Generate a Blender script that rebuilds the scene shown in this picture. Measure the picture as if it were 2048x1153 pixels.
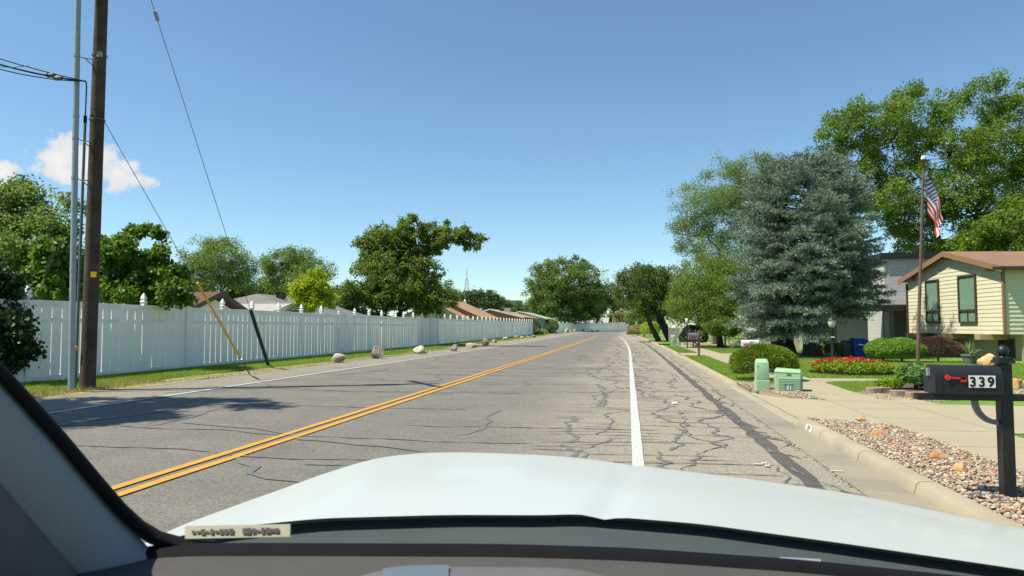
import bpy, bmesh, math
import numpy as np
from mathutils import noise as mnoise
from mathutils import Vector, Matrix
R = math.radians
S = bpy.context.scene
col = S.collection
for o in list(bpy.data.objects): bpy.data.objects.remove(o)

# ------------------------------------------------------------------ camera
CAM = Vector((0, 0, 1.40)); YAW = R(9.28); PITCH = R(3.18); F = 1420 / 2048
cam = bpy.data.cameras.new('camera'); camo = bpy.data.objects.new('camera', cam); col.objects.link(camo)
camo.location = CAM; camo.rotation_euler = (R(90) + PITCH, 0, YAW)
cam.sensor_width = 36; cam.lens = 36 * F; cam.clip_start = 0.02; cam.clip_end = 6000
cam.dof.use_dof = True; cam.dof.focus_distance = 16; cam.dof.aperture_fstop = 13
S.camera = camo
S.render.resolution_x = 1024; S.render.resolution_y = 576
# ------------------------------------------------------------------ sun, sky, exposure
SUNEL = R(58.3); SD = Vector((-0.92, -0.39, 0)).normalized()
TOSUN = Vector((SD.x * math.cos(SUNEL), SD.y * math.cos(SUNEL), math.sin(SUNEL)))
sl = bpy.data.lights.new('sun', 'SUN'); sl.energy = 4.2; sl.angle = R(0.53); sl.color = (1.0, 0.94, 0.79)
so = bpy.data.objects.new('sun', sl); col.objects.link(so)
so.rotation_euler = (-TOSUN).to_track_quat('-Z', 'Y').to_euler(); so.location = (-20, -10, 40)
S.view_settings.view_transform = 'Standard'; S.view_settings.look = 'None'
S.view_settings.exposure = 0.95; S.view_settings.gamma = 1.0; S.view_settings.use_curve_mapping = False

CR = Matrix.Rotation(YAW, 3, 'Z') @ Matrix.Rotation(R(90) + PITCH, 3, 'X')
def ray(px, py):
    return (CR @ Vector(((px - 1024) / 1420, -(py - 576.5) / 1420, -1)))
def W(px, py, d):                       # point seen at a picture position, d metres away along the view axis
    return CAM + ray(px, py) * d
def G(px, py, h=0.0):                   # point on a level h that is seen at a picture position
    r = ray(px, py); t = (h - CAM.z) / r.z
    return CAM + r * t

# world ------------------------------------------------------------
wd = bpy.data.worlds.new('World'); S.world = wd; wd.use_nodes = True
nt = wd.node_tree; N = nt.nodes; L = nt.links; N.clear()
def nd(tree, t, **k):
    n = tree.nodes.new(t)
    for a, b in k.items(): setattr(n, a, b)
    return n
out = nd(nt, 'ShaderNodeOutputWorld'); bg = nd(nt, 'ShaderNodeBackground')
sky = nd(nt, 'ShaderNodeTexSky', sky_type='NISHITA', sun_disc=False)
sky.sun_elevation = SUNEL; sky.sun_rotation = math.atan2(SD.x, SD.y); sky.altitude = 1400; sky.air_density = 1.15; sky.dust_density = 0.3; sky.ozone_density = 2.5
tc = nd(nt, 'ShaderNodeTexCoord')
def vm(op, a, b=None):
    n = nd(nt, 'ShaderNodeVectorMath', operation=op)
    for i, v in enumerate((a, b)):
        if v is None: continue
        if isinstance(v, (tuple, Vector)): n.inputs[i].default_value = tuple(v)
        else: L.new(v, n.inputs[i])
    return n
def mm(op, a, b=None, c=None, tree=None, clamp=False):
    t = tree or nt
    n = nd(t, 'ShaderNodeMath', operation=op); n.use_clamp = clamp
    for i, v in enumerate((a, b, c)):
        if v is None: continue
        if isinstance(v, (int, float)): n.inputs[i].default_value = v
        else: t.links.new(v, n.inputs[i])
    return n.outputs[0]
dirv = vm('NORMALIZE', tc.outputs['Generated']).outputs[0]
nz = nd(nt, 'ShaderNodeTexNoise'); nz.inputs['Scale'].default_value = 34; nz.inputs['Detail'].default_value = 8; nz.inputs['Roughness'].default_value = 0.62
L.new(dirv, nz.inputs['Vector'])
fld = None
for (px, py, rx, ry) in [(125, 318, 52, 42), (175, 330, 70, 45), (235, 345, 60, 36), (272, 358, 36, 24), (140, 345, 65, 24), (0, 345, 36, 22), (-60, 352, 50, 36), (-170, 320, 90, 50)]:
    c = ray(px, py).normalized(); rt = Vector((c.y, -c.x, 0)).normalized(); up = rt.cross(c).normalized()
    k = 1420 * math.cos(math.atan2(abs(px - 1024), 1420)) ** 1
    a = mm('MULTIPLY', vm('DOT_PRODUCT', dirv, rt).outputs['Value'], 1)
    u = mm('DIVIDE', vm('DOT_PRODUCT', vm('SUBTRACT', dirv, c).outputs[0], rt).outputs['Value'], rx * 0.80 / 1420)
    v = mm('DIVIDE', vm('DOT_PRODUCT', vm('SUBTRACT', dirv, c).outputs[0], up).outputs['Value'], ry * 0.82 / 1420)
    d = mm('SQRT', mm('ADD', mm('MULTIPLY', u, u), mm('MULTIPLY', v, v)))
    fwd = mm('GREATER_THAN', vm('DOT_PRODUCT', dirv, c).outputs['Value'], 0.5)
    f = mm('SUBTRACT', mm('SUBTRACT', 1.35, d), mm('MULTIPLY', mm('SUBTRACT', 1, fwd), 20))
    fld = f if fld is None else mm('MAXIMUM', fld, f)
fld = mm('ADD', fld, mm('MULTIPLY', mm('SUBTRACT', nz.outputs['Fac'], 0.5), 2.9))
mr = nd(nt, 'ShaderNodeMapRange', interpolation_type='SMOOTHSTEP')
mr.inputs['From Min'].default_value = 0.25; mr.inputs['From Max'].default_value = 0.75; L.new(fld, mr.inputs['Value'])
mixc = nd(nt, 'ShaderNodeMix', data_type='RGBA')
L.new(mr.outputs[0], mixc.inputs['Factor']); L.new(sky.outputs[0], mixc.inputs['A'])
# cloud brightness varies with the cloud's own thickness
cr = nd(nt, 'ShaderNodeMix', data_type='RGBA'); cr.inputs['A'].default_value = (5.2, 4.85, 5.1, 1); cr.inputs['B'].default_value = (7.0, 5.9, 6.0, 1)
mr2 = nd(nt, 'ShaderNodeMapRange'); mr2.inputs['From Min'].default_value = 0.35; mr2.inputs['From Max'].default_value = 1.5; L.new(fld, mr2.inputs['Value'])
L.new(mr2.outputs[0], cr.inputs['Factor']); L.new(cr.outputs['Result'], mixc.inputs['B'])
tint = nd(nt, 'ShaderNodeMix', data_type='RGBA', blend_type='MULTIPLY'); tint.inputs['Factor'].default_value = 1; tint.inputs['B'].default_value = (.87, 1.01, 1.0, 1); L.new(mixc.outputs['Result'], tint.inputs['A'])
L.new(tint.outputs['Result'], bg.inputs['Color']); bg.inputs['Strength'].default_value = 0.080
L.new(bg.outputs[0], out.inputs['Surface'])

# ------------------------------------------------------------------ materials
M = {}
def mat(name, c1, c2=None, rough=0.8, scale=5.0, detail=5, bump=0.0, bscale=None, spec=0.3, metal=0.0, coat=0.0, rnd=0.0, c3=None, s3=0.6, coord='Object'):
    m = bpy.data.materials.new(name); m.use_nodes = True; t = m.node_tree; t.nodes.clear()
    o = nd(t, 'ShaderNodeOutputMaterial'); p = nd(t, 'ShaderNodeBsdfPrincipled'); t.links.new(p.outputs[0], o.inputs[0])
    p.inputs['Roughness'].default_value = rough; p.inputs['Specular IOR Level'].default_value = spec
    p.inputs['Metallic'].default_value = metal; p.inputs['Coat Weight'].default_value = coat; p.inputs['Coat Roughness'].default_value = 0.04
    c2 = c2 or tuple(x * 0.8 for x in c1)
    tcn = nd(t, 'ShaderNodeTexCoord'); src = tcn.outputs[coord]
    n1 = nd(t, 'ShaderNodeTexNoise'); n1.inputs['Scale'].default_value = scale; n1.inputs['Detail'].default_value = detail; n1.inputs['Roughness'].default_value = 0.65
    t.links.new(src, n1.inputs['Vector'])
    rp = nd(t, 'ShaderNodeMapRange'); rp.inputs['From Min'].default_value = 0.32; rp.inputs['From Max'].default_value = 0.68; t.links.new(n1.outputs['Fac'], rp.inputs['Value'])
    mx = nd(t, 'ShaderNodeMix', data_type='RGBA'); mx.inputs['A'].default_value = (*c1, 1); mx.inputs['B'].default_value = (*c2, 1); t.links.new(rp.outputs[0], mx.inputs['Factor'])
    res = mx.outputs['Result']
    if c3:
        n3 = nd(t, 'ShaderNodeTexNoise'); n3.inputs['Scale'].default_value = s3; n3.inputs['Detail'].default_value = 4; t.links.new(src, n3.inputs['Vector'])
        r3 = nd(t, 'ShaderNodeMapRange'); r3.inputs['From Min'].default_value = 0.45; r3.inputs['From Max'].default_value = 0.7; t.links.new(n3.outputs['Fac'], r3.inputs['Value'])
        m3 = nd(t, 'ShaderNodeMix', data_type='RGBA'); t.links.new(res, m3.inputs['A']); m3.inputs['B'].default_value = (*c3, 1); t.links.new(r3.outputs[0], m3.inputs['Factor'])
        res = m3.outputs['Result']
    if rnd:
        oi = nd(t, 'ShaderNodeObjectInfo'); hs = nd(t, 'ShaderNodeHueSaturation')
        hs.inputs['Value'].default_value = 1; t.links.new(mm('MULTIPLY_ADD', oi.outputs['Random'], rnd, 1 - rnd / 2, tree=t), hs.inputs['Value'])
        t.links.new(res, hs.inputs['Color']); res = hs.outputs[0]
    t.links.new(res, p.inputs['Base Color'])
    if bump:
        b = nd(t, 'ShaderNodeBump'); b.inputs['Strength'].default_value = min(1, bump); b.inputs['Distance'].default_value = 0.02
        nb = nd(t, 'ShaderNodeTexNoise'); nb.inputs['Scale'].default_value = bscale or scale * 3; nb.inputs['Detail'].default_value = 6; t.links.new(src, nb.inputs['Vector'])
        t.links.new(nb.outputs['Fac'], b.inputs['Height']); t.links.new(b.outputs[0], p.inputs['Normal'])
    M[name] = m; m['p'] = 1
    return m
def leafmat(name, dark, light, trans=0.35, extra=None, gloss=0.25):
    m = bpy.data.materials.new(name); m.use_nodes = True; t = m.node_tree; t.nodes.clear()
    o = nd(t, 'ShaderNodeOutputMaterial'); a = nd(t, 'ShaderNodeAttribute'); a.attribute_name = 'lv'
    rp = nd(t, 'ShaderNodeValToRGB'); rp.color_ramp.elements[0].color = (*dark, 1); rp.color_ramp.elements[1].color = (*light, 1)
    if extra:
        e = rp.color_ramp.elements.new(0.93); e.color = (*light, 1); rp.color_ramp.elements[2].color = (*extra, 1)
    t.links.new(a.outputs['Fac'], rp.inputs[0])
    p = nd(t, 'ShaderNodeBsdfPrincipled'); p.inputs['Roughness'].default_value = 0.5; p.inputs['Specular IOR Level'].default_value = gloss
    t.links.new(rp.outputs[0], p.inputs['Base Color'])
    tr = nd(t, 'ShaderNodeBsdfTranslucent'); hs = nd(t, 'ShaderNodeHueSaturation'); hs.inputs['Hue'].default_value = 0.485; hs.inputs['Saturation'].default_value = 1.1; hs.inputs['Value'].default_value = 1.3
    t.links.new(rp.outputs[0], hs.inputs['Color']); t.links.new(hs.outputs[0], tr.inputs['Color'])
    mx = nd(t, 'ShaderNodeMixShader'); mx.inputs[0].default_value = trans
    t.links.new(p.outputs[0], mx.inputs[1]); t.links.new(tr.outputs[0], mx.inputs[2]); t.links.new(mx.outputs[0], o.inputs[0])
    M[name] = m; return m
def attrmat(name, stops, rough=0.75):
    m = bpy.data.materials.new(name); m.use_nodes = True; t = m.node_tree; t.nodes.clear()
    o = nd(t, 'ShaderNodeOutputMaterial'); a = nd(t, 'ShaderNodeAttribute'); a.attribute_name = 'lv'
    rp = nd(t, 'ShaderNodeValToRGB'); rp.color_ramp.interpolation = 'CONSTANT'
    els = rp.color_ramp.elements
    els[0].color = (*stops[0], 1); els[0].position = 0
    els[1].color = (*stops[1], 1); els[1].position = 1 / len(stops)
    for i, s in enumerate(stops[2:], 2):
        e = els.new(i / len(stops)); e.color = (*s, 1)
    t.links.new(a.outputs['Fac'], rp.inputs[0])
    p = nd(t, 'ShaderNodeBsdfPrincipled'); p.inputs['Roughness'].default_value = rough; p.inputs['Specular IOR Level'].default_value = 0.25
    tcn = nd(t, 'ShaderNodeTexCoord'); n1 = nd(t, 'ShaderNodeTexNoise'); n1.inputs['Scale'].default_value = 60; t.links.new(tcn.outputs['Object'], n1.inputs['Vector'])
    mx = nd(t, 'ShaderNodeMix', data_type='RGBA', blend_type='MULTIPLY'); mx.inputs['Factor'].default_value = 0.5; t.links.new(rp.outputs[0], mx.inputs['A']); t.links.new(n1.outputs['Color'], mx.inputs['B'])
    hs = nd(t, 'ShaderNodeHueSaturation'); hs.inputs['Value'].default_value = 1.25; hs.inputs['Saturation'].default_value = 0.9; t.links.new(mx.outputs['Result'], hs.inputs['Color'])
    t.links.new(hs.outputs[0], p.inputs['Base Color']); t.links.new(p.outputs[0], o.inputs[0]); M[name] = m; return m

mat('vinyl', (.89, .88, .83), (.84, .83, .78), .42, 3, rnd=.07, c3=(.74, .74, .70), s3=.9, spec=.4)
mat('wood_pole', (.070, .050, .036), (.036, .027, .022), .9, 3, bump=.7, bscale=24, c3=(.10, .072, .05), s3=1.3)
mat('galv', (.33, .36, .38), (.27, .30, .32), .5, 9, metal=.35)
mat('darkgalv', (.16, .18, .19), None, .55, 9, metal=.3)
mat('wire', (.02, .02, .022), None, .6, 9)
mat('steelwire', (.12, .12, .13), None, .5, 9, metal=.4)
mat('yellowplastic', (.72, .42, .02), (.62, .35, .02), .45, 6)
mat('blackplastic', (.006, .006, .007), (.008, .008, .009), .8, 8, spec=.1)
mat('guardblack', (.02, .024, .02), (.035, .04, .035), .6, 6)
mat('rock', (.42, .39, .33), (.26, .24, .21), .95, 5, bump=1, bscale=14, rnd=.4, c3=(.27, .215, .15), s3=3.5)
mat('tanrock', (.50, .27, .11), (.36, .19, .085), .9, 9, bump=.8, bscale=22, rnd=.3, c3=(.55, .40, .25), s3=6)
mat('concrete', (.335, .295, .20), (.30, .262, .178), .9, 1.2, 8, bump=.25, bscale=150, c3=(.30, .26, .185), s3=.7)
mat('curbconcrete', (.34, .295, .21), (.29, .25, .18), .9, 2.0, 8, bump=.3, bscale=120, c3=(.25, .22, .165), s3=.9)
mat('gutterconcrete', (.27, .24, .18), (.225, .20, .155), .9, 1.6, 8, bump=.3, bscale=120, c3=(.18, .165, .135), s3=.8)
mat('tar', (.15, .149, .142), (.115, .115, .112), .65, 14, bump=.2, bscale=80)
mat('patch', (.068, .064, .060), (.095, .09, .083), .85, 22, bump=.5, bscale=200, c3=(.11, .105, .095), s3=2)
mat('gravelbase', (.42, .33, .24), (.26, .21, .17), .95, 18, bump=1, bscale=60)
mat('soil', (.11, .075, .05), (.07, .05, .035), .95, 12, bump=.8, bscale=50)
mat('drysoil', (.36, .27, .175), (.25, .20, .11), .95, 4, bump=.5, bscale=60, c3=(.12, .16, .04), s3=2.2)
mat('lawn', (.14, .24, .03), (.11, .20, .025), .9, 2.2, 6, bump=.4, bscale=90, c3=(.085, .15, .028), s3=.5)
mat('earth', (.16, .15, .07), (.11, .12, .045), .95, .3, 6, c3=(.2, .17, .1), s3=.05)
mat('bark', (.085, .07, .058), (.045, .038, .033), .95, 6, bump=.9, bscale=20)
mat('darkbark', (.035, .030, .027), (.06, .052, .046), .95, 6, bump=.9, bscale=20)
mat('utilgreen', (.30, .46, .275), (.27, .42, .25), .45, 3, c3=(.33, .48, .30), s3=2)
mat('utilgreen_dark', (.16, .30, .19), None, .6, 4)
mat('mailblack', (.012, .015, .017), (.017, .020, .022), .42, 7, bump=.06, bscale=50, spec=.32)
mat('mailwhite', (.55, .52, .45), (.62, .60, .54), .5, 5)
mat('mailgrey', (.16, .17, .19), (.12, .13, .145), .4, 5, metal=.4)
mat('red', (.60, .03, .03), (.5, .025, .025), .4, 6)
mat('tile', (.78, .76, .68), (.7, .68, .62), .5, 9)
mat('ink', (.012, .012, .014), None, .6, 9)
mat('woodpost', (.24, .14, .075), (.16, .095, .05), .85, 8, bump=.4)
mat('brownmetal', (.13, .085, .055), (.095, .062, .042), .5, 6)
mat('blackmetal', (.022, .022, .025), None, .45, 6)
mat('lampglass', (.55, .50, .42), (.48, .45, .40), .15, 4, spec=.6)
mat('ballglobe', (.7, .7, .7), None, .3, 4)
mat('siding', (.60, .56, .40), (.565, .53, .38), .55, 2, rnd=.04)
mat('trimbrown', (.255, .155, .085), (.215, .13, .072), .6, 5)
mat('beamtan', (.40, .275, .175), (.33, .225, .14), .7, 5)
mat('darkbrown', (.07, .05, .04), (.05, .036, .03), .6, 5)
mat('fascia_black', (.02, .021, .024), None, .6, 5)
mat('curtain', (.27, .38, .29), (.22, .33, .25), .85, 6)
mat('wallwhite', (.60, .59, .55), (.54, .53, .50), .8, 3)
mat('wallbeige', (.50, .44, .34), (.44, .39, .30), .8, 3)
mat('wallgrey', (.34, .33, .31), (.28, .275, .26), .8, 3)
mat('binblue', (.012, .055, .27), (.010, .045, .225), .45, 5)
mat('bingrey', (.10, .10, .10), (.08, .08, .08), .6, 5)
mat('paverred', (.30, .20, .15), (.24, .16, .125), .9, 8, bump=.5, rnd=.2)
mat('terracotta', (.15, .14, .12), (.11, .105, .09), .8, 6)
mat('hydrant', (.5, .02, .02), None, .45, 6)
mat('signgreen', (.01, .16, .10), None, .5, 6)
mat('whitesteel', (.55, .55, .56), (.48, .48, .5), .6, 6)
mat('carwhite', (.415, .44, .43), (.41, .435, .425), .4, 2, coat=.14, spec=.25)
mat('bezel', (.10, .125, .15), (.09, .11, .135), .5, 30)
mat('cowlblack', (.055, .066, .066), (.065, .075, .075), .42, 9, spec=.35)
mat('dash', (.062, .058, .053), (.055, .051, .047), .75, 30, bump=.12, bscale=300)
mat('dashdark', (.11, .105, .105), (.095, .09, .09), .7, 30)
mat('pillartrim', (.21, .235, .255), (.20, .225, .24), .85, 60, bump=.1, bscale=400)
mat('labelcream', (.24, .228, .155), (.21, .20, .135), .5, 20)
mat('tyre', (.02, .02, .02), None, .9, 10)
mat('brickred', (.33, .15, .10), (.28, .13, .09), .85, 6)
mat('greenmetal', (.02, .09, .05), None, .5, 6)

def shingle(name, a, b, sc, rowh=.16):
    m = mat(name, a, b, .95, 6, bump=.0); t = m.node_tree
    br = nd(t, 'ShaderNodeTexBrick'); br.inputs['Scale'].default_value = sc; br.inputs['Color1'].default_value = (*a, 1); br.inputs['Color2'].default_value = (*b, 1)
    br.inputs['Mortar'].default_value = (*[x * .55 for x in b], 1); br.inputs['Mortar Size'].default_value = .018; br.inputs['Brick Width'].default_value = .9; br.inputs['Row Height'].default_value = rowh
    tcn = nd(t, 'ShaderNodeTexCoord'); t.links.new(tcn.outputs['UV'], br.inputs['Vector'])
    p = [n for n in t.nodes if n.type == 'BSDF_PRINCIPLED'][0]; old = p.inputs['Base Color'].links[0].from_socket
    mx = nd(t, 'ShaderNodeMix', data_type='RGBA'); mx.inputs['Factor'].default_value = .35; t.links.new(br.outputs[0], mx.inputs['A']); t.links.new(old, mx.inputs['B']); t.links.new(mx.outputs['Result'], p.inputs['Base Color'])
    bp = nd(t, 'ShaderNodeBump'); bp.inputs['Strength'].default_value = .6; bp.inputs['Distance'].default_value = .02; bp.invert = True
    t.links.new(br.outputs['Fac'], bp.inputs['Height']); t.links.new(bp.outputs[0], p.inputs['Normal'])
    return m
shingle('roofbrown', (.27, .165, .105), (.19, .115, .075), 1.0)
shingle('roofgrey', (.20, .195, .19), (.145, .14, .14), 1.0)
shingle('rooftan', (.42, .25, .135), (.36, .215, .12), 1.0)
shingle('rooflight', (.38, .37, .34), (.33, .32, .30), 1.0)
shingle('roofmaroon', (.15, .075, .05), (.11, .055, .04), 1.0)
shingle('brick_cream', (.50, .41, .29), (.43, .34, .24), 1.0, .075)
M['brick_cream'].node_tree.nodes['Brick Texture'].inputs['Brick Width'].default_value = .3
shingle('brick_white', (.52, .51, .48), (.45, .44, .42), 1.0, .085)
M['brick_white'].node_tree.nodes['Brick Texture'].inputs['Brick Width'].default_value = .4

def glassmat(name, tint, rough=.03, fac=.12):
    m = bpy.data.materials.new(name); m.use_nodes = True; t = m.node_tree; t.nodes.clear()
    o = nd(t, 'ShaderNodeOutputMaterial'); tr = nd(t, 'ShaderNodeBsdfTransparent'); tr.inputs[0].default_value = (*tint, 1)
    g = nd(t, 'ShaderNodeBsdfGlossy'); g.inputs['Roughness'].default_value = rough
    fr = nd(t, 'ShaderNodeLayerWeight'); mx = nd(t, 'ShaderNodeMixShader'); t.links.new(mm('MULTIPLY_ADD', mm('POWER', fr.outputs['Facing'], 4, tree=t), fac, .05, tree=t), mx.inputs[0])
    t.links.new(tr.outputs[0], mx.inputs[1]); t.links.new(g.outputs[0], mx.inputs[2]); t.links.new(mx.outputs[0], o.inputs[0]); M[name] = m
glassmat('houseglass', (.80, .86, .83), fac=.55)

# asphalt: aggregate speckle, warm worn shoulder, darker lanes
m = mat('asphalt', (.175, .163, .143), (.135, .127, .114), .92, 1.1, 6, bump=.55, bscale=160)
t = m.node_tree; p = [n for n in t.nodes if n.type == 'BSDF_PRINCIPLED'][0]; old = p.inputs['Base Color'].links[0].from_socket
tcn = nd(t, 'ShaderNodeTexCoord'); sx = nd(t, 'ShaderNodeSeparateXYZ'); t.links.new(tcn.outputs['Object'], sx.inputs[0])
nw = nd(t, 'ShaderNodeTexNoise'); nw.inputs['Scale'].default_value = .35; t.links.new(tcn.outputs['Object'], nw.inputs['Vector'])
xx = mm('MULTIPLY_ADD', nw.outputs['Fac'], 2.5, sx.outputs['X'], tree=t)
r1 = nd(t, 'ShaderNodeMapRange', interpolation_type='SMOOTHSTEP'); r1.inputs['From Min'].default_value = -1.2; r1.inputs['From Max'].default_value = 1.5; t.links.new(xx, r1.inputs['Value'])
r2 = nd(t, 'ShaderNodeMapRange', interpolation_type='SMOOTHSTEP'); r2.inputs['From Min'].default_value = -7.6; r2.inputs['From Max'].default_value = -8.6; t.links.new(xx, r2.inputs['Value'])
shd = mm('MAXIMUM', mm('MULTIPLY', r1.outputs[0], .85, tree=t), mm('MULTIPLY', r2.outputs[0], .5, tree=t), tree=t)
mx = nd(t, 'ShaderNodeMix', data_type='RGBA'); t.links.new(shd, mx.inputs['Factor']); t.links.new(old, mx.inputs['A'])
mx.inputs['B'].default_value = (.275, .248, .192, 1)
vo = nd(t, 'ShaderNodeTexVoronoi'); vo.inputs['Scale'].default_value = 75; t.links.new(tcn.outputs['Object'], vo.inputs['Vector'])
sv = nd(t, 'ShaderNodeSeparateColor'); t.links.new(vo.outputs['Color'], sv.inputs[0])
hs = nd(t, 'ShaderNodeHueSaturation'); t.links.new(mm('MULTIPLY_ADD', sv.outputs[0], .75, .62, tree=t), hs.inputs['Value'])
t.links.new(mx.outputs['Result'], hs.inputs['Color']); t.links.new(hs.outputs[0], p.inputs['Base Color'])

def paintmat(name, c, wear):
    m = mat(name, c, tuple(x * .88 for x in c), .8, 6); t = m.node_tree
    p = [n for n in t.nodes if n.type == 'BSDF_PRINCIPLED'][0]; old = p.inputs['Base Color'].links[0].from_socket
    tcn = nd(t, 'ShaderNodeTexCoord'); n1 = nd(t, 'ShaderNodeTexNoise'); n1.inputs['Scale'].default_value = 9; n1.inputs['Detail'].default_value = 9; n1.inputs['Roughness'].default_value = .75
    mp = nd(t, 'ShaderNodeMapping'); mp.inputs['Scale'].default_value = (2.2, 1, 1); t.links.new(tcn.outputs['Object'], mp.inputs[0]); t.links.new(mp.outputs[0], n1.inputs['Vector'])
    r = nd(t, 'ShaderNodeMapRange'); r.inputs['From Min'].default_value = wear; r.inputs['From Max'].default_value = wear + .08; t.links.new(n1.outputs['Fac'], r.inputs['Value'])
    mx = nd(t, 'ShaderNodeMix', data_type='RGBA'); t.links.new(r.outputs[0], mx.inputs['Factor']); t.links.new(old, mx.inputs['A']); mx.inputs['B'].default_value = (.2, .18, .15, 1)
    t.links.new(mx.outputs['Result'], p.inputs['Base Color'])
paintmat('paintwhite', (.43, .45, .42), .59)
paintmat('paintyellow', (.52, .255, .035), .62)

leafmat('leaf_cotton', (.055, .11, .018), (.20, .31, .045), .42)
leafmat('leaf_locust', (.075, .135, .035), (.23, .32, .085), .45)
leafmat('leaf_elm', (.085, .145, .05), (.27, .37, .15), .45)
leafmat('leaf_elmlow', (.065, .13, .022), (.23, .32, .065), .45)
leafmat('leaf_dark', (.045, .08, .022), (.14, .20, .045), .38)
leafmat('leaf_maple', (.065, .115, .03), (.20, .29, .07), .42)
leafmat('leaf_catalpa', (.045, .105, .018), (.15, .26, .042), .48)
leafmat('leaf_yellow', (0.210, 0.300, 0.022), (0.420, 0.510, 0.045), .45)
leafmat('leaf_ivy', (.055, .105, .020), (.20, .28, .055), .4, extra=(0.36, 0.20, 0.07))
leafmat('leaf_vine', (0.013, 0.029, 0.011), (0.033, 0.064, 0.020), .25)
leafmat('leaf_spruce', (.052, .082, .056), (.245, .315, .235), .12, extra=(0.300, 0.255, 0.180))
leafmat('leaf_juniper', (.06, .12, .014), (.24, .33, .04), .3)
leafmat('leaf_hedge', (.07, .16, .02), (.22, .38, .04), .4)
leafmat('leaf_barberry', (0.053, 0.033, 0.027), (0.173, 0.098, 0.068), .25, extra=(0.075, 0.135, 0.030))
leafmat('leaf_flowers', (0.090, 0.180, 0.018), (0.285, 0.435, 0.045), .4)
leafmat('petal', (0.330, 0.008, 0.008), (0.720, 0.035, 0.020), .3)
leafmat('petal_yellow', (0.500, 0.300, 0.020), (0.650, 0.450, 0.040), .3)
leafmat('leaf_ground', (0.053, 0.128, 0.030), (0.195, 0.330, 0.090), .3)
leafmat('leaf_yucca', (0.120, 0.195, 0.060), (0.330, 0.420, 0.180), .25)
leafmat('grass', (0.13, 0.225, 0.03), (0.31, 0.42, 0.085), .45)
leafmat('grass_dry', (0.195, 0.195, 0.045), (0.510, 0.405, 0.180), .4)
leafmat('leaf_far', (0.060, 0.112, 0.042), (0.173, 0.247, 0.090), .35)
leafmat('leaf_farbrown', (0.180, 0.165, 0.068), (0.375, 0.315, 0.135), .35)
attrmat('pebbles', [(.40, .28, .165), (.30, .20, .12), (.46, .36, .25), (.20, .18, .155), (.42, .24, .13), (.50, .43, .33), (.25, .23, .205), (.33, .15, .09), (.38, .32, .23), (.43, .32, .19)])

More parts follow.
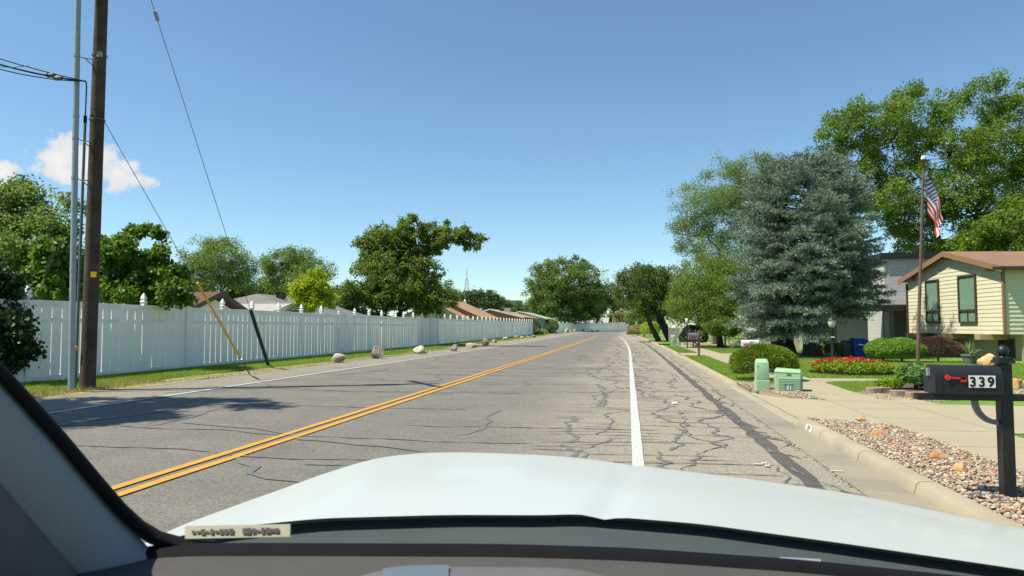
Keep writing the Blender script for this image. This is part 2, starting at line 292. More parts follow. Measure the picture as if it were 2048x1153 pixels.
# ------------------------------------------------------------------ mesh helpers
ORG = {}
def tag(o, label=None, cat=None, group=None, kind=None):
    if label: o['label'] = label
    if cat: o['category'] = cat
    if group: o['group'] = group
    if kind: o['kind'] = kind
    return o
def thing(name, loc, label, cat, group=None, rz=0):
    o = bpy.data.objects.new(name, None); col.objects.link(o); o.location = loc; o.rotation_euler = (0, 0, rz); o.empty_display_size = .2
    ORG[o.name] = Vector(loc) if rz == 0 else Vector((0, 0, 0))
    return tag(o, label, cat, group)
def link(name, me, parent=None, loc=None, rz=0):
    o = bpy.data.objects.new(name, me); col.objects.link(o)
    if parent: o.parent = parent; ORG[o.name] = ORG.get(parent.name, Vector())
    if loc is not None: o.location = loc
    if rz: o.rotation_euler = (0, 0, rz)
    return o
class MB:
    def __init__(s): s.v = []; s.f = []; s.uv = None
    def add(s, vs, fs):
        b = len(s.v); s.v += [tuple(v) for v in vs]; s.f += [tuple(i + b for i in f) for f in fs]; return s
    def box(s, c, size, rz=0, rx=0, ry=0):
        m = Matrix.Rotation(rz, 3, 'Z') @ Matrix.Rotation(ry, 3, 'Y') @ Matrix.Rotation(rx, 3, 'X'); c = Vector(c); h = [x / 2 for x in size]
        vs = [c + m @ Vector((x * h[0], y * h[1], z * h[2])) for z in (-1, 1) for y in (-1, 1) for x in (-1, 1)]
        return s.add(vs, [(0, 2, 3, 1), (4, 5, 7, 6), (0, 1, 5, 4), (2, 6, 7, 3), (0, 4, 6, 2), (1, 3, 7, 5)])
    def tube(s, pts, rad, n=8, cap=True):
        pts = [Vector(p) for p in pts]
        if isinstance(rad, (int, float)): rad = [rad] * len(pts)
        vs = []; prev = None
        for i, p in enumerate(pts):
            d = (pts[min(i + 1, len(pts) - 1)] - pts[max(i - 1, 0)]).normalized()
            if prev is None: x = d.orthogonal().normalized()
            else:
                x = prev - d * prev.dot(d); x = x.normalized() if x.length > 1e-6 else d.orthogonal().normalized()
            prev = x; y = d.cross(x)
            for k in range(n):
                a = 2 * math.pi * k / n; vs.append(p + (x * math.cos(a) + y * math.sin(a)) * rad[i])
        fs = []
        for i in range(len(pts) - 1):
            for k in range(n):
                a = i * n + k; b = i * n + (k + 1) % n; fs.append((a, b, b + n, a + n))
        if cap: fs.append(tuple(range(n - 1, -1, -1))); fs.append(tuple(range((len(pts) - 1) * n, len(pts) * n)))
        return s.add(vs, fs)
    def lathe(s, c, prof, n=16, rz=0):
        c = Vector(c); vs = []
        for r, z in prof:
            for k in range(n):
                a = rz + 2 * math.pi * k / n; vs.append(c + Vector((r * math.cos(a), r * math.sin(a), z)))
        fs = []
        for i in range(len(prof) - 1):
            for k in range(n):
                a = i * n + k; b = i * n + (k + 1) % n; fs.append((a, b, b + n, a + n))
        fs.append(tuple(range(n - 1, -1, -1))); fs.append(tuple(range((len(prof) - 1) * n, len(prof) * n)))
        return s.add(vs, fs)
    def prism(s, poly, z0, z1, z0b=None):
        n = len(poly); vs = [(x, y, z0) for x, y in poly] + [(x, y, z1) for x, y in poly]
        ar = sum(poly[i][0] * poly[(i + 1) % n][1] - poly[(i + 1) % n][0] * poly[i][1] for i in range(n))
        up = list(range(n, 2 * n)); dn = list(range(n - 1, -1, -1)); sd = [(i, (i + 1) % n, (i + 1) % n + n, i + n) for i in range(n)]
        fs = [tuple(up), tuple(dn)] + sd
        if ar < 0: fs = [tuple(reversed(f)) for f in fs]
        return s.add(vs, fs)
    def ext(s, poly3, d):              # a flat outline of 3-D points pushed along d
        n = len(poly3); p = [Vector(q) for q in poly3]; d = Vector(d)
        vs = p + [q + d for q in p]
        return s.add(vs, [tuple(range(n)), tuple(range(2 * n - 1, n - 1, -1))] + [(i, i + n, (i + 1) % n + n, (i + 1) % n) for i in range(n)])
    def build(s, name, m, parent=None, smooth=False, bevel=0, local=False, seg=2):
        me = bpy.data.meshes.new(name); o = ORG.get(parent.name, Vector()) if parent and not local else Vector()
        me.from_pydata([(x - o.x, y - o.y, z - o.z) for x, y, z in s.v], [], s.f); me.update()
        bm = bmesh.new(); bm.from_mesh(me); bmesh.ops.recalc_face_normals(bm, faces=bm.faces)
        if bevel: bmesh.ops.bevel(bm, geom=list(bm.edges), offset=bevel, segments=seg, affect='EDGES', profile=.6, clamp_overlap=True)
        bm.to_mesh(me); bm.free()
        me.materials.append(M[m])
        if smooth:
            me.shade_smooth()
            if smooth != 2: me.set_sharp_from_angle(angle=R(40))
        if s.uv: boxuv(me)
        return link(name, me, parent)
def boxuv(me):
    uv = me.uv_layers.new(name='UVMap'); vs = me.vertices
    for p in me.polygons:
        n = p.normal
        h = Vector((n.y, -n.x, 0)); h = h.normalized() if h.length > 1e-3 else Vector((1, 0, 0)); w = n.cross(h)
        if abs(w.z) < 1e-3 and abs(n.z) < .99: w = Vector((0, 0, 1))
        for li in p.loop_indices:
            c = vs[me.loops[li].vertex_index].co; uv.data[li].uv = (c.dot(h), c.dot(w))
def npmesh(name, V, Fq, m, parent=None, lv=None, smooth=False, k=4):
    me = bpy.data.meshes.new(name); nf = len(Fq)
    if parent: V = V - np.array(ORG.get(parent.name, Vector()))
    me.vertices.add(len(V)); me.vertices.foreach_set('co', V.astype(np.float32).ravel())
    me.loops.add(nf * k); me.loops.foreach_set('vertex_index', Fq.astype(np.int32).ravel())
    me.polygons.add(nf); me.polygons.foreach_set('loop_start', np.arange(0, nf * k, k, dtype=np.int32))
    me.update(calc_edges=True); me.validate()
    if lv is not None:
        a = me.attributes.new('lv', 'FLOAT', 'FACE'); a.data.foreach_set('value', lv.astype(np.float32))
    me.materials.append(M[m])
    if smooth: me.shade_smooth()
    return link(name, me, parent)
def norm(a): return a / np.maximum(1e-6, np.linalg.norm(a, axis=1, keepdims=True))
def leaves(name, C, size, m, parent, rng, aspect=.6, up=.5, outw=None, dirs=None, var=.35, lvbias=None, bend=0.0):
    n = len(C); nr = rng.normal(size=(n, 3)); nr[:, 2] += up
    if outw is not None: nr += outw
    if dirs is None:
        nr = norm(nr); tg = norm(np.cross(nr, rng.normal(size=(n, 3))))
    else:
        tg = norm(dirs); nr = norm(np.cross(tg, norm(rng.normal(size=(n, 3)))))
    bt = np.cross(nr, tg); s = size * (1 + var * rng.uniform(-1, 1, n))[:, None]
    V = np.empty((n, 4, 3)); V[:, 0] = C + tg * s * .5; V[:, 1] = C + bt * s * aspect * .5 + nr * s * bend; V[:, 2] = C - tg * s * .5; V[:, 3] = C - bt * s * aspect * .5 + nr * s * bend
    lv = rng.uniform(0, 1, n)
    if lvbias is not None: lv = np.clip(lv * .55 + lvbias * .45, 0, 1)
    return npmesh(name, V.reshape(-1, 3), np.arange(4 * n).reshape(n, 4), m, parent, lv)
def sph(rng, n): return norm(rng.normal(size=(n, 3)))

def crown_pts(rng, lobes, nsub, nclump, nleaf, cr, subr=.42, shell=.55):
    """leaf positions in lobes > sub-lobes > clumps; returns points, per-leaf tone and the sub-lobe centres of each lobe"""
    P = []; B = []; subs = []
    vol = np.array([(l[3] * l[4] * l[5]) ** (2 / 3) for l in lobes]); vol = vol / vol.mean()
    for li, (x, y, z, rx, ry, rz) in enumerate(lobes):
        k = max(3, int(nsub * vol[li])); d = sph(rng, k); rr = rng.uniform(shell, 1.06, k)[:, None]
        sc = np.array([x, y, z]) + d * rr * np.array([rx, ry, rz]); subs.append(sc)
        sr = subr * min(rx, ry, rz) * rng.uniform(.6, 1.35, k)
        for j in range(k):
            dd = sph(rng, nclump); dd[:, 2] = np.abs(dd[:, 2]) * 1.0 - .35
            cc = sc[j] + dd * sr[j] * rng.uniform(.55, 1.1, nclump)[:, None]
            tone = rng.uniform(0, 1)
            pts = np.repeat(cc, nleaf, 0) + rng.normal(size=(nclump * nleaf, 3)) * cr
            P.append(pts); B.append(np.full(len(pts), tone))
    return np.concatenate(P), np.concatenate(B), subs
def tree(name, base, lobes, label, cat, leafm, lsize, seed, nsub=16, nclump=12, nleaf=14, cr=.18, trunk_r=.25, fork=None, barkm='bark', group=None, subr=.42, shell=.55, aspect=.62, up=.6, lean=(0, 0), nlimb=None, trunks=None, droop=0, var=.35):
    rng = np.random.default_rng(seed); base = Vector(base)
    root = thing(name, base, label, cat, group)
    P, B, subs = crown_pts(rng, lobes, int(nsub * 1.25), int(nclump * 1.35), int(nleaf * 1.1), cr * .66, subr, shell); lsize *= 1.12
    zmin = min(l[2] - l[5] for l in lobes); ctr = Vector((np.mean([l[0] for l in lobes]), np.mean([l[1] for l in lobes]), 0))
    fz = fork if fork else max(base.z + .8, zmin + .2)
    b = MB(); top = Vector((base.x + lean[0], base.y + lean[1], fz))
    for tb in (trunks or [(0, 0)]):
        b0 = base + Vector((tb[0], tb[1], -.15)); tp_ = top + Vector((tb[0] * .9, tb[1] * .9, 0)); mid = (b0 * .55 + tp_ * .45) + Vector((rng.normal() * .05, rng.normal() * .05, 0)) * fz * .3
        b.tube([b0, b0 + Vector((0, 0, .35)), mid, tp_], [trunk_r * 1.45, trunk_r * 1.1, trunk_r * .92, trunk_r * .75], 9)
    order = sorted(range(len(lobes)), key=lambda k: (Vector(lobes[k][:3]) - top).length); nodes = [(top, trunk_r * .62)]
    for li in order:
        l = lobes[li]; c = Vector(l[:3]); st0, rr0 = min(nodes, key=lambda n_: (n_[0] - c).length + .35 * (n_[0] - top).length)
        dl_ = (c - st0).length; q = st0.lerp(c, .5) + Vector(rng.normal(size=3)) * .09 * dl_; q.z += .05 * dl_; r0 = min(rr0 * .8, trunk_r * .42)
        b.tube([st0 - Vector((0, 0, .05)), q, c], [r0, r0 * .75, r0 * .5], 6); nodes += [(c, r0 * .8), (q, r0 * .85)]
        for j, sc in enumerate(subs[li]):
            if nlimb is not None and j >= nlimb: break
            sv = Vector(sc); st = q.lerp(c, rng.uniform(.2, 1)); md = st.lerp(sv, .5) + Vector(rng.normal(size=3)) * .08 * (sv - st).length
            b.tube([st, md, sv], [r0 * .34, r0 * .2, r0 * .07], 4, cap=False)
    b.build('trunk', barkm, root, smooth=2)
    dirs = None
    if droop: dirs = rng.normal(size=P.shape); dirs[:, 2] -= droop
    leaves('crown', P, lsize, leafm, root, rng, aspect, up, dirs=dirs, lvbias=B, var=var)
    return root
def lob(d, items, seed=0, dep=1.0, dd=None):
    """crown lobes from where they stand: (picture x, picture y, half width px, half height px[, extra metres deeper])"""
    rng = np.random.default_rng(seed + 77); res = []
    for it in items:
        px, py, a, c = it[:4]; e = it[4] if len(it) > 4 else rng.uniform(-.5, .5) * dep
        dz = d + e; w = W(px, py, dz); k = dz / 1420; res.append((w.x, w.y, w.z, a * k, a * k * (dd or 1), c * k))
    return res
def rock(name, loc, dims, m, seed, label=None, cat=None, group=None, parent=None, rz=0, sub=3):
    bm = bmesh.new(); bmesh.ops.create_icosphere(bm, subdivisions=sub, radius=1); rng = np.random.default_rng(seed)
    pl = [(Vector(rng.normal(size=3)).normalized(), rng.uniform(.42, .78)) for _ in range(15)]
    for v in bm.verts:
        c = v.co.normalized()
        for n_, d_ in pl:
            e = c.dot(n_)
            if e > d_: c -= n_ * (e - d_) * .97
        sv_ = c * 1.0 + Vector((seed * 3.1, seed * 1.7, 0)); c *= 1.2 + .16 * mnoise.noise(sv_ * 1.6) + .09 * mnoise.noise(sv_ * 4) + .05 * mnoise.noise(sv_ * 9)
        if c.z < -.42: c.z = -.42 - (-.42 - c.z) * .12; 
        v.co = Vector((c.x * dims[0] / 2, c.y * dims[1] / 2, c.z * dims[2] / 2))
    zb = min(v.co.z for v in bm.verts)
    for v in bm.verts: v.co.z = (v.co.z - zb) * 1.25 - dims[2] * .06
    me = bpy.data.meshes.new(name); bm.to_mesh(me); bm.free(); me.materials.append(M[m]); me.shade_smooth(); me.set_sharp_from_angle(angle=R(22))
    o = link(name, me, parent, None); o.location = Vector(loc) - (ORG.get(parent.name, Vector()) if parent else Vector()); o.rotation_euler = (0, 0, rz)
    if label: tag(o, label, cat, group)
    return o
def textobj(s, h, m, name, parent, frame, bold=.012, ext=.001):
    """lettering h high at frame (origin = lower left, x, y axes)"""
    cu = bpy.data.curves.new('txt', 'FONT'); cu.body = s; cu.size = h / .69; cu.offset = bold; cu.extrude = ext; cu.resolution_u = 4
    to = bpy.data.objects.new('txt', cu); col.objects.link(to); bpy.context.view_layer.update()
    me = bpy.data.meshes.new_from_object(to.evaluated_get(bpy.context.evaluated_depsgraph_get())); bpy.data.objects.remove(to)
    org, ax, ay = frame; az = Vector(ax).cross(Vector(ay)); o0 = ORG.get(parent.name, Vector()) if parent else Vector()
    for v in me.vertices: v.co = Vector(org) - o0 + Vector(ax) * v.co.x + Vector(ay) * v.co.y + az * v.co.z
    me.materials.clear(); me.materials.append(M[m]); return link(name, me, parent)
def inpoly(P, poly):
    x, y = P[:, 0], P[:, 1]; r = np.zeros(len(P), bool); n = len(poly); j = n - 1
    for i in range(n):
        xi, yi = poly[i][:2]; xj, yj = poly[j][:2]
        r ^= ((yi > y) != (yj > y)) & (x < (xj - xi) * (y - yi) / (yj - yi + 1e-12) + xi); j = i
    return r
def inpts(rng, poly, n):
    a = np.array([p[:2] for p in poly]); lo, hi = a.min(0), a.max(0); res = np.empty((0, 2))
    while len(res) < n:
        q = rng.uniform(lo, hi, size=(n * 2, 2)); res = np.concatenate([res, q[inpoly(q, a)]])
    return res[:n]
def smooth01(x): x = min(1, max(0, x)); return x * x * (3 - 2 * x)
def interp(a, T):
    return float(np.interp(a, [t[0] for t in T], [t[1] for t in T]))
def rise(a): return interp(a, [(-50, 0), (40, 0), (60, .03), (80, .09), (110, .22), (200, .50), (300, .62), (900, .7), (3000, .8)])
def cright(a): return interp(a, [(-50, 0), (40, 0), (55, -.12), (70, -.42), (85, -.85), (100, -1.4), (115, -1.7), (135, -.8), (155, 1.0), (175, 4.2), (207, 13), (300, 44)])
def cleft(a): return interp(a, [(-50, 0), (118, 0), (140, .2), (155, 1.0), (175, 5), (207, 13.3), (300, 44)])

# ================================================================== SETTING
def strip(name, m, AS, xl, xr, zl, zr, nx=1, kind='structure', parent=None, thick=0):
    """a sheet along the road: xl(a), xr(a) its sides, zl(a), zr(a) their heights"""
    b = MB(); n = nx + 1
    for a in AS:
        for i in range(n):
            f = i / nx; b.v.append((xl(a) * (1 - f) + xr(a) * f, a, zl(a) * (1 - f) + zr(a) * f))
    for j in range(len(AS) - 1):
        for i in range(nx): q = j * n + i; b.f.append((q, q + 1, q + n + 1, q + n))
    o = b.build(name, m, parent)
    if kind and not parent: o['kind'] = kind
    return o
AS = [x for x in range(-20, 20, 2)] + [x for x in range(20, 120, 4)] + [x for x in range(120, 306, 5)]
# far ground out to the horizon
b = MB(); ys = [-400, -30, 40, 60, 80, 110, 200, 300, 900, 3000]; xs = [-3000, -300, -60, 0, 60, 300, 3000]
for y in ys:
    for x in xs: b.v.append((x, y, rise(y) - .12))
for j in range(len(ys) - 1):
    for i in range(len(xs) - 1): q = j * len(xs) + i; b.f.append((q, q + 1, q + len(xs) + 1, q + len(xs)))
tag(b.build('ground', 'earth'), kind='structure')
road = strip('road', 'asphalt', AS, lambda a: -11.35 + cleft(a), lambda a: 1.95 + cright(a), rise, rise, 8)
# left verge: dry soil edge, then lawn
strip('verge_soil', 'drysoil', AS, lambda a: -12.25 + cleft(a), lambda a: -11.30 + cleft(a) + .12 * math.sin(a * 1.7) + .07 * math.sin(a * 4.1), lambda a: rise(a) + .04, lambda a: rise(a) + .006, 3)
strip('verge_lawn', 'lawn', AS, lambda a: -60 + cleft(a), lambda a: -12.05 + cleft(a) + .16 * math.sin(a * .9) + .10 * math.sin(a * 2.3), lambda a: rise(a) + .055, lambda a: rise(a) + .046, 2)
# right side: yard sheet
YZ = .10
AR = [a for a in AS if a >= -10]
strip('yard_lawn', 'lawn', AR, lambda a: 3.5 + cright(a), lambda a: 70.0, lambda a: rise(a) + YZ - .012, lambda a: rise(a) + YZ - .012, 2)
for (s_, e_) in ((15.8, 33.8), (37.2, 54), (57.5, 150)):
    strip('verge_lawn', 'lawn', [s_ + (e_ - s_) * k / 12 for k in range(13)], lambda a: 2.525 + cright(a), lambda a: 3.52 + cright(a), lambda a: rise(a) + YZ - .012, lambda a: rise(a) + YZ - .012, 1)
# gutter pan with a slight dish, curb with joints, driveway dips
strip('gutter', 'gutterconcrete', AR, lambda a: 1.94 + cright(a), lambda a: 2.36 + cright(a), lambda a: rise(a) + .008, lambda a: rise(a) + .003, 2)
def curbh(a):
    h = .11
    for (s, e) in ((10.9, 17.4), (33.6, 37.4), (54, 58)):
        d = min(a - s, e - a)
        if d > -.35: h = min(h, .11 - .095 * smooth01((d + .35) / .7))
    return h
curb = thing('curb', (2.45, 0, 0), 'long pale concrete roadside curb with driveway dips beside the gutter', 'curb')
a = -10.0
SEG = []
while a < 150:
    ln = 1.5 if a < 40 else 6.0; SEG.append((a, a + ln)); a += ln
for (s, e) in SEG:
    b = MB(); K = 5 if s < 40 else 2; P_ = []
    for k in range(K + 1):
        aa = s + .008 + (e - s - .016) * k / K; c = cright(aa); h = curbh(aa); g = rise(aa)
        P_.append([(2.345 + c, aa, g - .05), (2.350 + c, aa, g + .004), (2.375 + c, aa, g + h * .8), (2.40 + c, aa, g + h), (2.52 + c, aa, g + h + .004), (2.53 + c, aa, g - .05)])
    for r in P_: b.v += r
    n = 6
    for k in range(K):
        for i in range(n - 1): q = k * n + i; b.f.append((q, q + 1, q + n + 1, q + n))
    b.f.append(tuple(range(n))); b.f.append(tuple(range(K * n + n - 1, K * n - 1, -1)))
    b.build('curb_stone', 'curbconcrete', curb, smooth=True)
tag(curb, kind='structure'); del curb['category'], curb['label']
# concrete walks: sidewalk slabs, driveway apron, driveway, path
def slabs(name, quads, m='concrete', z=YZ, gap=.011):
    root = thing(name, (0, 0, 0), None, None); root['kind'] = 'structure'
    for q in quads:
        c = Vector((sum(p[0] for p in q) / len(q), sum(p[1] for p in q) / len(q)))
        pl = []
        for p in q:
            d = Vector(p[:2]) - c; pl.append(tuple(c + d * (1 - gap / max(.3, d.length))))
        MB().prism(pl, z - .10 + rise(c.y), z + .006 + rise(c.y)).build('slab', m, root)
    return root
qs = []; a = 1.0
while a < 60:
    ln = 1.25 if a < 38 else 2.5
    if not (a > 52): qs.append([(3.48 + cright(a), a), (4.56 + cright(a), a), (4.56 + cright(a + ln), a + ln), (3.48 + cright(a + ln), a + ln)])
    a += ln
slabs('sidewalk', qs)
# apron of the driveway (between curb and sidewalk) and the driveway itself
def gp(*px): return [tuple(G(x, y, YZ).xy) for x, y in px]
ap = [(2.53, 10.75), (3.47, 10.0), (3.47, 13.3), (2.95, 13.9), (2.53, 15.9)]
apr = thing('driveway_apron', (2.5, 12, 0), None, None); apr['kind'] = 'structure'
def za(x): return .02 + (YZ - .014) * smooth01((x - 2.53) / .9)
for q in ([(2.53, 10.6), (3.474, 10.2), (3.474, 12.4), (2.53, 12.4)], [(2.53, 12.41), (3.474, 12.41), (3.474, 13.4), (2.97, 14.1), (2.53, 15.95)]):
    b = MB(); nn_ = 6; y0l, y0r = q[0][1], q[1][1]
    if len(q) == 4: tops = lambda x: q[2][1]
    else: tops = lambda x: float(np.interp(x, [2.53, 2.97, 3.474], [15.95, 14.1, 13.4]))
    for k in range(nn_ + 1):
        x = 2.53 + .944 * k / nn_; b.v += [(x, y0l + (y0r - y0l) * k / nn_, za(x)), (x, tops(x), za(x))]
    for k in range(nn_): b.f.append((2 * k, 2 * k + 2, 2 * k + 3, 2 * k + 1))
    b.build('slab', 'concrete', apr, smooth=2)
slabs('driveway', [[(4.565, 9.6), (7.5, 10.4), (7.5, 12.9), (4.565, 13.1)], [(7.5, 10.4), (10.5, 10.9), (10.5, 12.8), (7.5, 12.9)], [(10.5, 10.9), (14, 11.2), (14, 12.7), (10.5, 12.8)], [(4.565, 13.1), (5.2, 13.1), (4.95, 15.0), (4.565, 16.2)], ])
slabs('garden_path', [[(4.565 + 1.6 * i, 17.75 + .02 * i), (6.165 + 1.6 * i, 17.77 + .02 * i), (6.165 + 1.6 * i, 19.25), (4.565 + 1.6 * i, 19.25)] for i in range(7)])
slabs('neighbour_drive', [[(2.53, 33.8), (3.48, 33.8), (3.48, 37.2), (2.53, 37.2)], [(4.565, 33.3), (7, 33.9), (7, 36.8), (4.565, 36.9)], [(7, 33.9), (11.5, 34.4), (11.5, 37.2), (7, 36.8)]])
# gravel beds
GRAV = [('gravel_bed', [(2.53, 1.0), (3.47, 1.0), (3.47, 10.1), (2.53, 10.85)], 17500, 'strip'),
        ('gravel_bed', [(2.54, 15.95), (2.97, 14.15), (3.46, 13.5), (3.46, 16.7), (2.54, 17.9)], 4500, 'island'),
        ('gravel_bed', gp((1712, 786), (1752, 782), (1790, 778), (1960, 778), (2048, 782), (2200, 786), (2200, 800), (2048, 798), (1950, 799), (1880, 802), (1800, 801), (1755, 799)), 4500, 'ring')]
ICO = bmesh.new(); bmesh.ops.create_icosphere(ICO, subdivisions=1, radius=1)
iv = np.array([v.co[:] for v in ICO.verts]); ifc = np.array([[v.index for v in f.verts] for f in ICO.faces]); ICO.free()
def pebbles(name, xy, z, smin, smax, seed, m='pebbles', pile=.02):
    rng = np.random.default_rng(seed); n = len(xy)
    s = rng.uniform(smin, smax, n) * (1 + .8 * (rng.uniform(size=n) > .93)); sc = np.stack([s, s * rng.uniform(.6, .95, n), s * rng.uniform(.35, .6, n)], 1)
    V = iv[None] * (1 + .22 * rng.normal(size=(n, len(iv), 1)) * .8) * sc[:, None]
    an = rng.uniform(0, 6.28, n); tl = rng.normal(size=n) * .35
    ca, sa = np.cos(an)[:, None], np.sin(an)[:, None]; ct, st = np.cos(tl)[:, None], np.sin(tl)[:, None]
    y2 = V[..., 1] * ct - V[..., 2] * st; z2 = V[..., 1] * st + V[..., 2] * ct
    V = np.stack([V[..., 0] * ca - y2 * sa, V[..., 0] * sa + y2 * ca, z2], -1)
    V[..., 0] += xy[:, :1]; V[..., 1] += xy[:, 1:2]; V[..., 2] += (z + rng.uniform(0, pile, n) + sc[:, 2] * .3)[:, None]
    Fq = (ifc[None] + (np.arange(n) * len(iv))[:, None, None]).reshape(-1, 3)
    return npmesh(name, V.reshape(-1, 3), Fq, m, None, np.repeat(rng.uniform(0, 1, n), len(ifc)), True, 3)
for i, (nm, poly, n, w) in enumerate(GRAV):
    rng = np.random.default_rng(50 + i)
    o = MB().prism(poly, -.02, YZ - .004).build('gravel_soil', 'gravelbase'); o['kind'] = 'structure'
    o = pebbles('gravel', inpts(rng, poly, n), YZ - .004, .009, .020, 60 + i); o['kind'] = 'stuff'
# dirt edges where lawn meets concrete are covered by blades; grass blades
def blades(name, poly, n, z, seed, h=.055, w=.010, m='grass', zf=None):
    rng = np.random.default_rng(seed); xy = inpts(rng, poly, n); zz = np.full(n, z) if zf is None else zf(xy)
    an = rng.uniform(0, 6.28, n); hh = h * rng.uniform(.5, 1.25, n); ww = w * rng.uniform(.7, 1.3, n)
    V = np.empty((n, 3, 3)); dx, dy = np.cos(an) * ww / 2, np.sin(an) * ww / 2
    V[:, 0] = np.stack([xy[:, 0] - dx, xy[:, 1] - dy, zz], 1); V[:, 1] = np.stack([xy[:, 0] + dx, xy[:, 1] + dy, zz], 1)
    ln = rng.normal(size=(n, 2)) * hh[:, None] * .45; V[:, 2] = np.stack([xy[:, 0] + ln[:, 0], xy[:, 1] + ln[:, 1], zz + hh], 1)
    pt = np.sin(xy[:, 0] * 1.3 + 2 * np.sin(xy[:, 1] * .8)) * np.cos(xy[:, 1] * 1.1) * .5 + .5
    o = npmesh(name, V.reshape(-1, 3), np.arange(3 * n).reshape(n, 3), m, None, np.clip(rng.uniform(0, 1, n) * .7 + pt * .3, 0, 1), False, 3); o['kind'] = 'stuff'; return o
rz_ = lambda base: (lambda xy: np.array([rise(y) + base for y in xy[:, 1]]))
blades('grass', [(2.55, 17.8), (3.46, 16.9), (3.46, 33.5), (2.55, 33.5)], 34000, YZ - .012, 1, .06)
blades('grass', [(2.55, 37.5), (3.46, 37.5), (3.35, 53), (2.45, 53)], 22000, YZ - .012, 2, .06, .014)
LAWN2 = gp((1650, 766), (1700, 764), (1800, 763), (1880, 764), (1880, 778), (1790, 779), (1752, 782), (1712, 787), (1690, 780))
blades('grass', LAWN2, 26000, YZ - .012, 3, .055)
blades('grass', [(4.6, 6.0), (9, 6.0), (9, 10.55), (7.4, 10.3), (4.6, 9.5)], 38000, YZ - .012, 4, .05)
blades('grass', [(4.6, 19.35), (15.5, 19.35), (13.5, 29.5), (4.6, 29.5)], 85000, YZ - .012, 5, .06, .013)
blades('grass', [(4.6, 29.6), (9.5, 29.6), (9, 33.2), (4.6, 33.2)], 20000, YZ - .012, 6, .06, .016)
blades('grass', [(4.6, 37.3), (12, 37.5), (10, 50), (4.4, 50)], 36000, YZ - .012, 7, .06, .02, zf=rz_(YZ - .012))
blades('grass', [(-14.3, 12), (-12.05, 12), (-11.95, 40), (-14.3, 40)], 105000, .05, 8, .07, .012)
blades('grass', [(-14.3, 40), (-11.9, 40), (-11.8, 108), (-14.3, 108)], 45000, .05, 9, .08, .03, zf=rz_(.05))
blades('grass', [(-12.3, 11), (-11.35, 11), (-11.35, 50), (-12.2, 50)], 9000, .015, 10, .05, .012)
blades('dry_grass', [(-12.6, 12.6), (-11.5, 12.6), (-11.6, 16.5), (-12.5, 16.5)], 3500, .03, 11, .09, .012, 'grass_dry')

# painted lines, patch strip and crack sealing (flat sheets one above the other)
def lineseg(name, m, x0, w, a0, a1, z, cf, jit=0, step=1.0):
    b = MB(); n = int((a1 - a0) / step); rng = np.random.default_rng(int(abs(x0) * 100) + 3)
    for i in range(n + 1):
        a = a0 + (a1 - a0) * i / n; j1, j2 = rng.normal(size=2) * jit; b.v += [(x0 - w / 2 + cf(a) + j1, a, rise(a) + z), (x0 + w / 2 + cf(a) + j2, a, rise(a) + z)]
    for i in range(n): q = 2 * i; b.f.append((q, q + 1, q + 3, q + 2))
    o = b.build(name, m); o['kind'] = 'structure'; return o
zero = lambda a: 0.0
lineseg('yellow_line', 'paintyellow', -4.42, .105, -4, 104, .012, zero, .003, .5)
lineseg('yellow_line', 'paintyellow', -4.20, .105, -4, 104, .012, zero, .003, .5)
lineseg('white_line', 'paintwhite', -9.30, .125, -4, 116, .012, zero, .003, .5)
lineseg('white_line', 'paintwhite', .09, .125, 1, 98, .012, cright, .003, .5)
lineseg('asphalt_patch', 'patch', 1.61, .165, 1, 75, .004, cright, .018, .3)
rng = np.random.default_rng(7); tb = MB()
def ribbon(pts, w0, jw=.4):
    ribbon.k += 1; n = len(pts); base = len(tb.v); ws = [max(.006, w0 * (1 + jw * rng.normal())) for _ in range(n)]
    ws[0] *= .2; ws[-1] *= .2
    for i, (x, y) in enumerate(pts):
        p0 = pts[max(0, i - 1)]; p1 = pts[min(n - 1, i + 1)]; d = Vector((p1[0] - p0[0], p1[1] - p0[1])); d = d.normalized() if d.length else Vector((0, 1)); q = Vector((-d.y, d.x)) * ws[i] / 2
        zz = rise(y) + .0055 + (ribbon.k % 45) * .00009; tb.v += [(x - q.x, y - q.y, zz), (x + q.x, y + q.y, zz)]
    for i in range(n - 1): q = base + 2 * i; tb.f.append((q, q + 1, q + 3, q + 2))
ribbon.k = 0
def wander(x0, a0, a1, amp, step, w, jw=.4, drift=0):
    x = x0; pts = []; v = 0
    a = a0
    while a < a1:
        v = v * .35 + rng.normal() * amp; x += v * step + drift * step; x += (x0 - x) * .08; pts.append((x + cright(a) * (1 if x0 > -2 else 0), a)); a += step * rng.uniform(.7, 1.3)
    if len(pts) > 2: ribbon(pts, w, jw)
def cross(x0, x1, a, w, amp=.05):
    n = max(4, int(abs(x1 - x0) / .12)); y = a; pts = []; v = 0
    for i in range(n + 1):
        v = v * .7 + rng.normal() * amp * .3; y += v * .5; x = x0 + (x1 - x0) * i / n; pts.append((x, y))
    ribbon(pts, w, .35)
for x0, w in ((-.62, .050), (-.40, .028), (.34, .046), (.60, .022), (1.02, .030), (1.82, .030)):       # long wandering seals near the white line
    a = 3.0
    while a < 70:
        ln = rng.uniform(4, 11); wander(x0 + rng.normal() * .05, a, a + ln, .55, .09, w, .6); a += ln + rng.uniform(-.5, 1.6) + a * .03
a = 3.2
while a < 60:
    k = rng.uniform(); x0 = rng.choice([-1.1, -.7, -.45, .1, .35]) + rng.normal() * .1; ln = rng.uniform(.35, 1.6) if k < .85 else rng.uniform(2, 3)
    x1 = min(x0 + ln, 1.93); cross(x0, x1, a, .018 + .0006 * a, .035); a += rng.uniform(.06, .20) * (1 + a / 40)
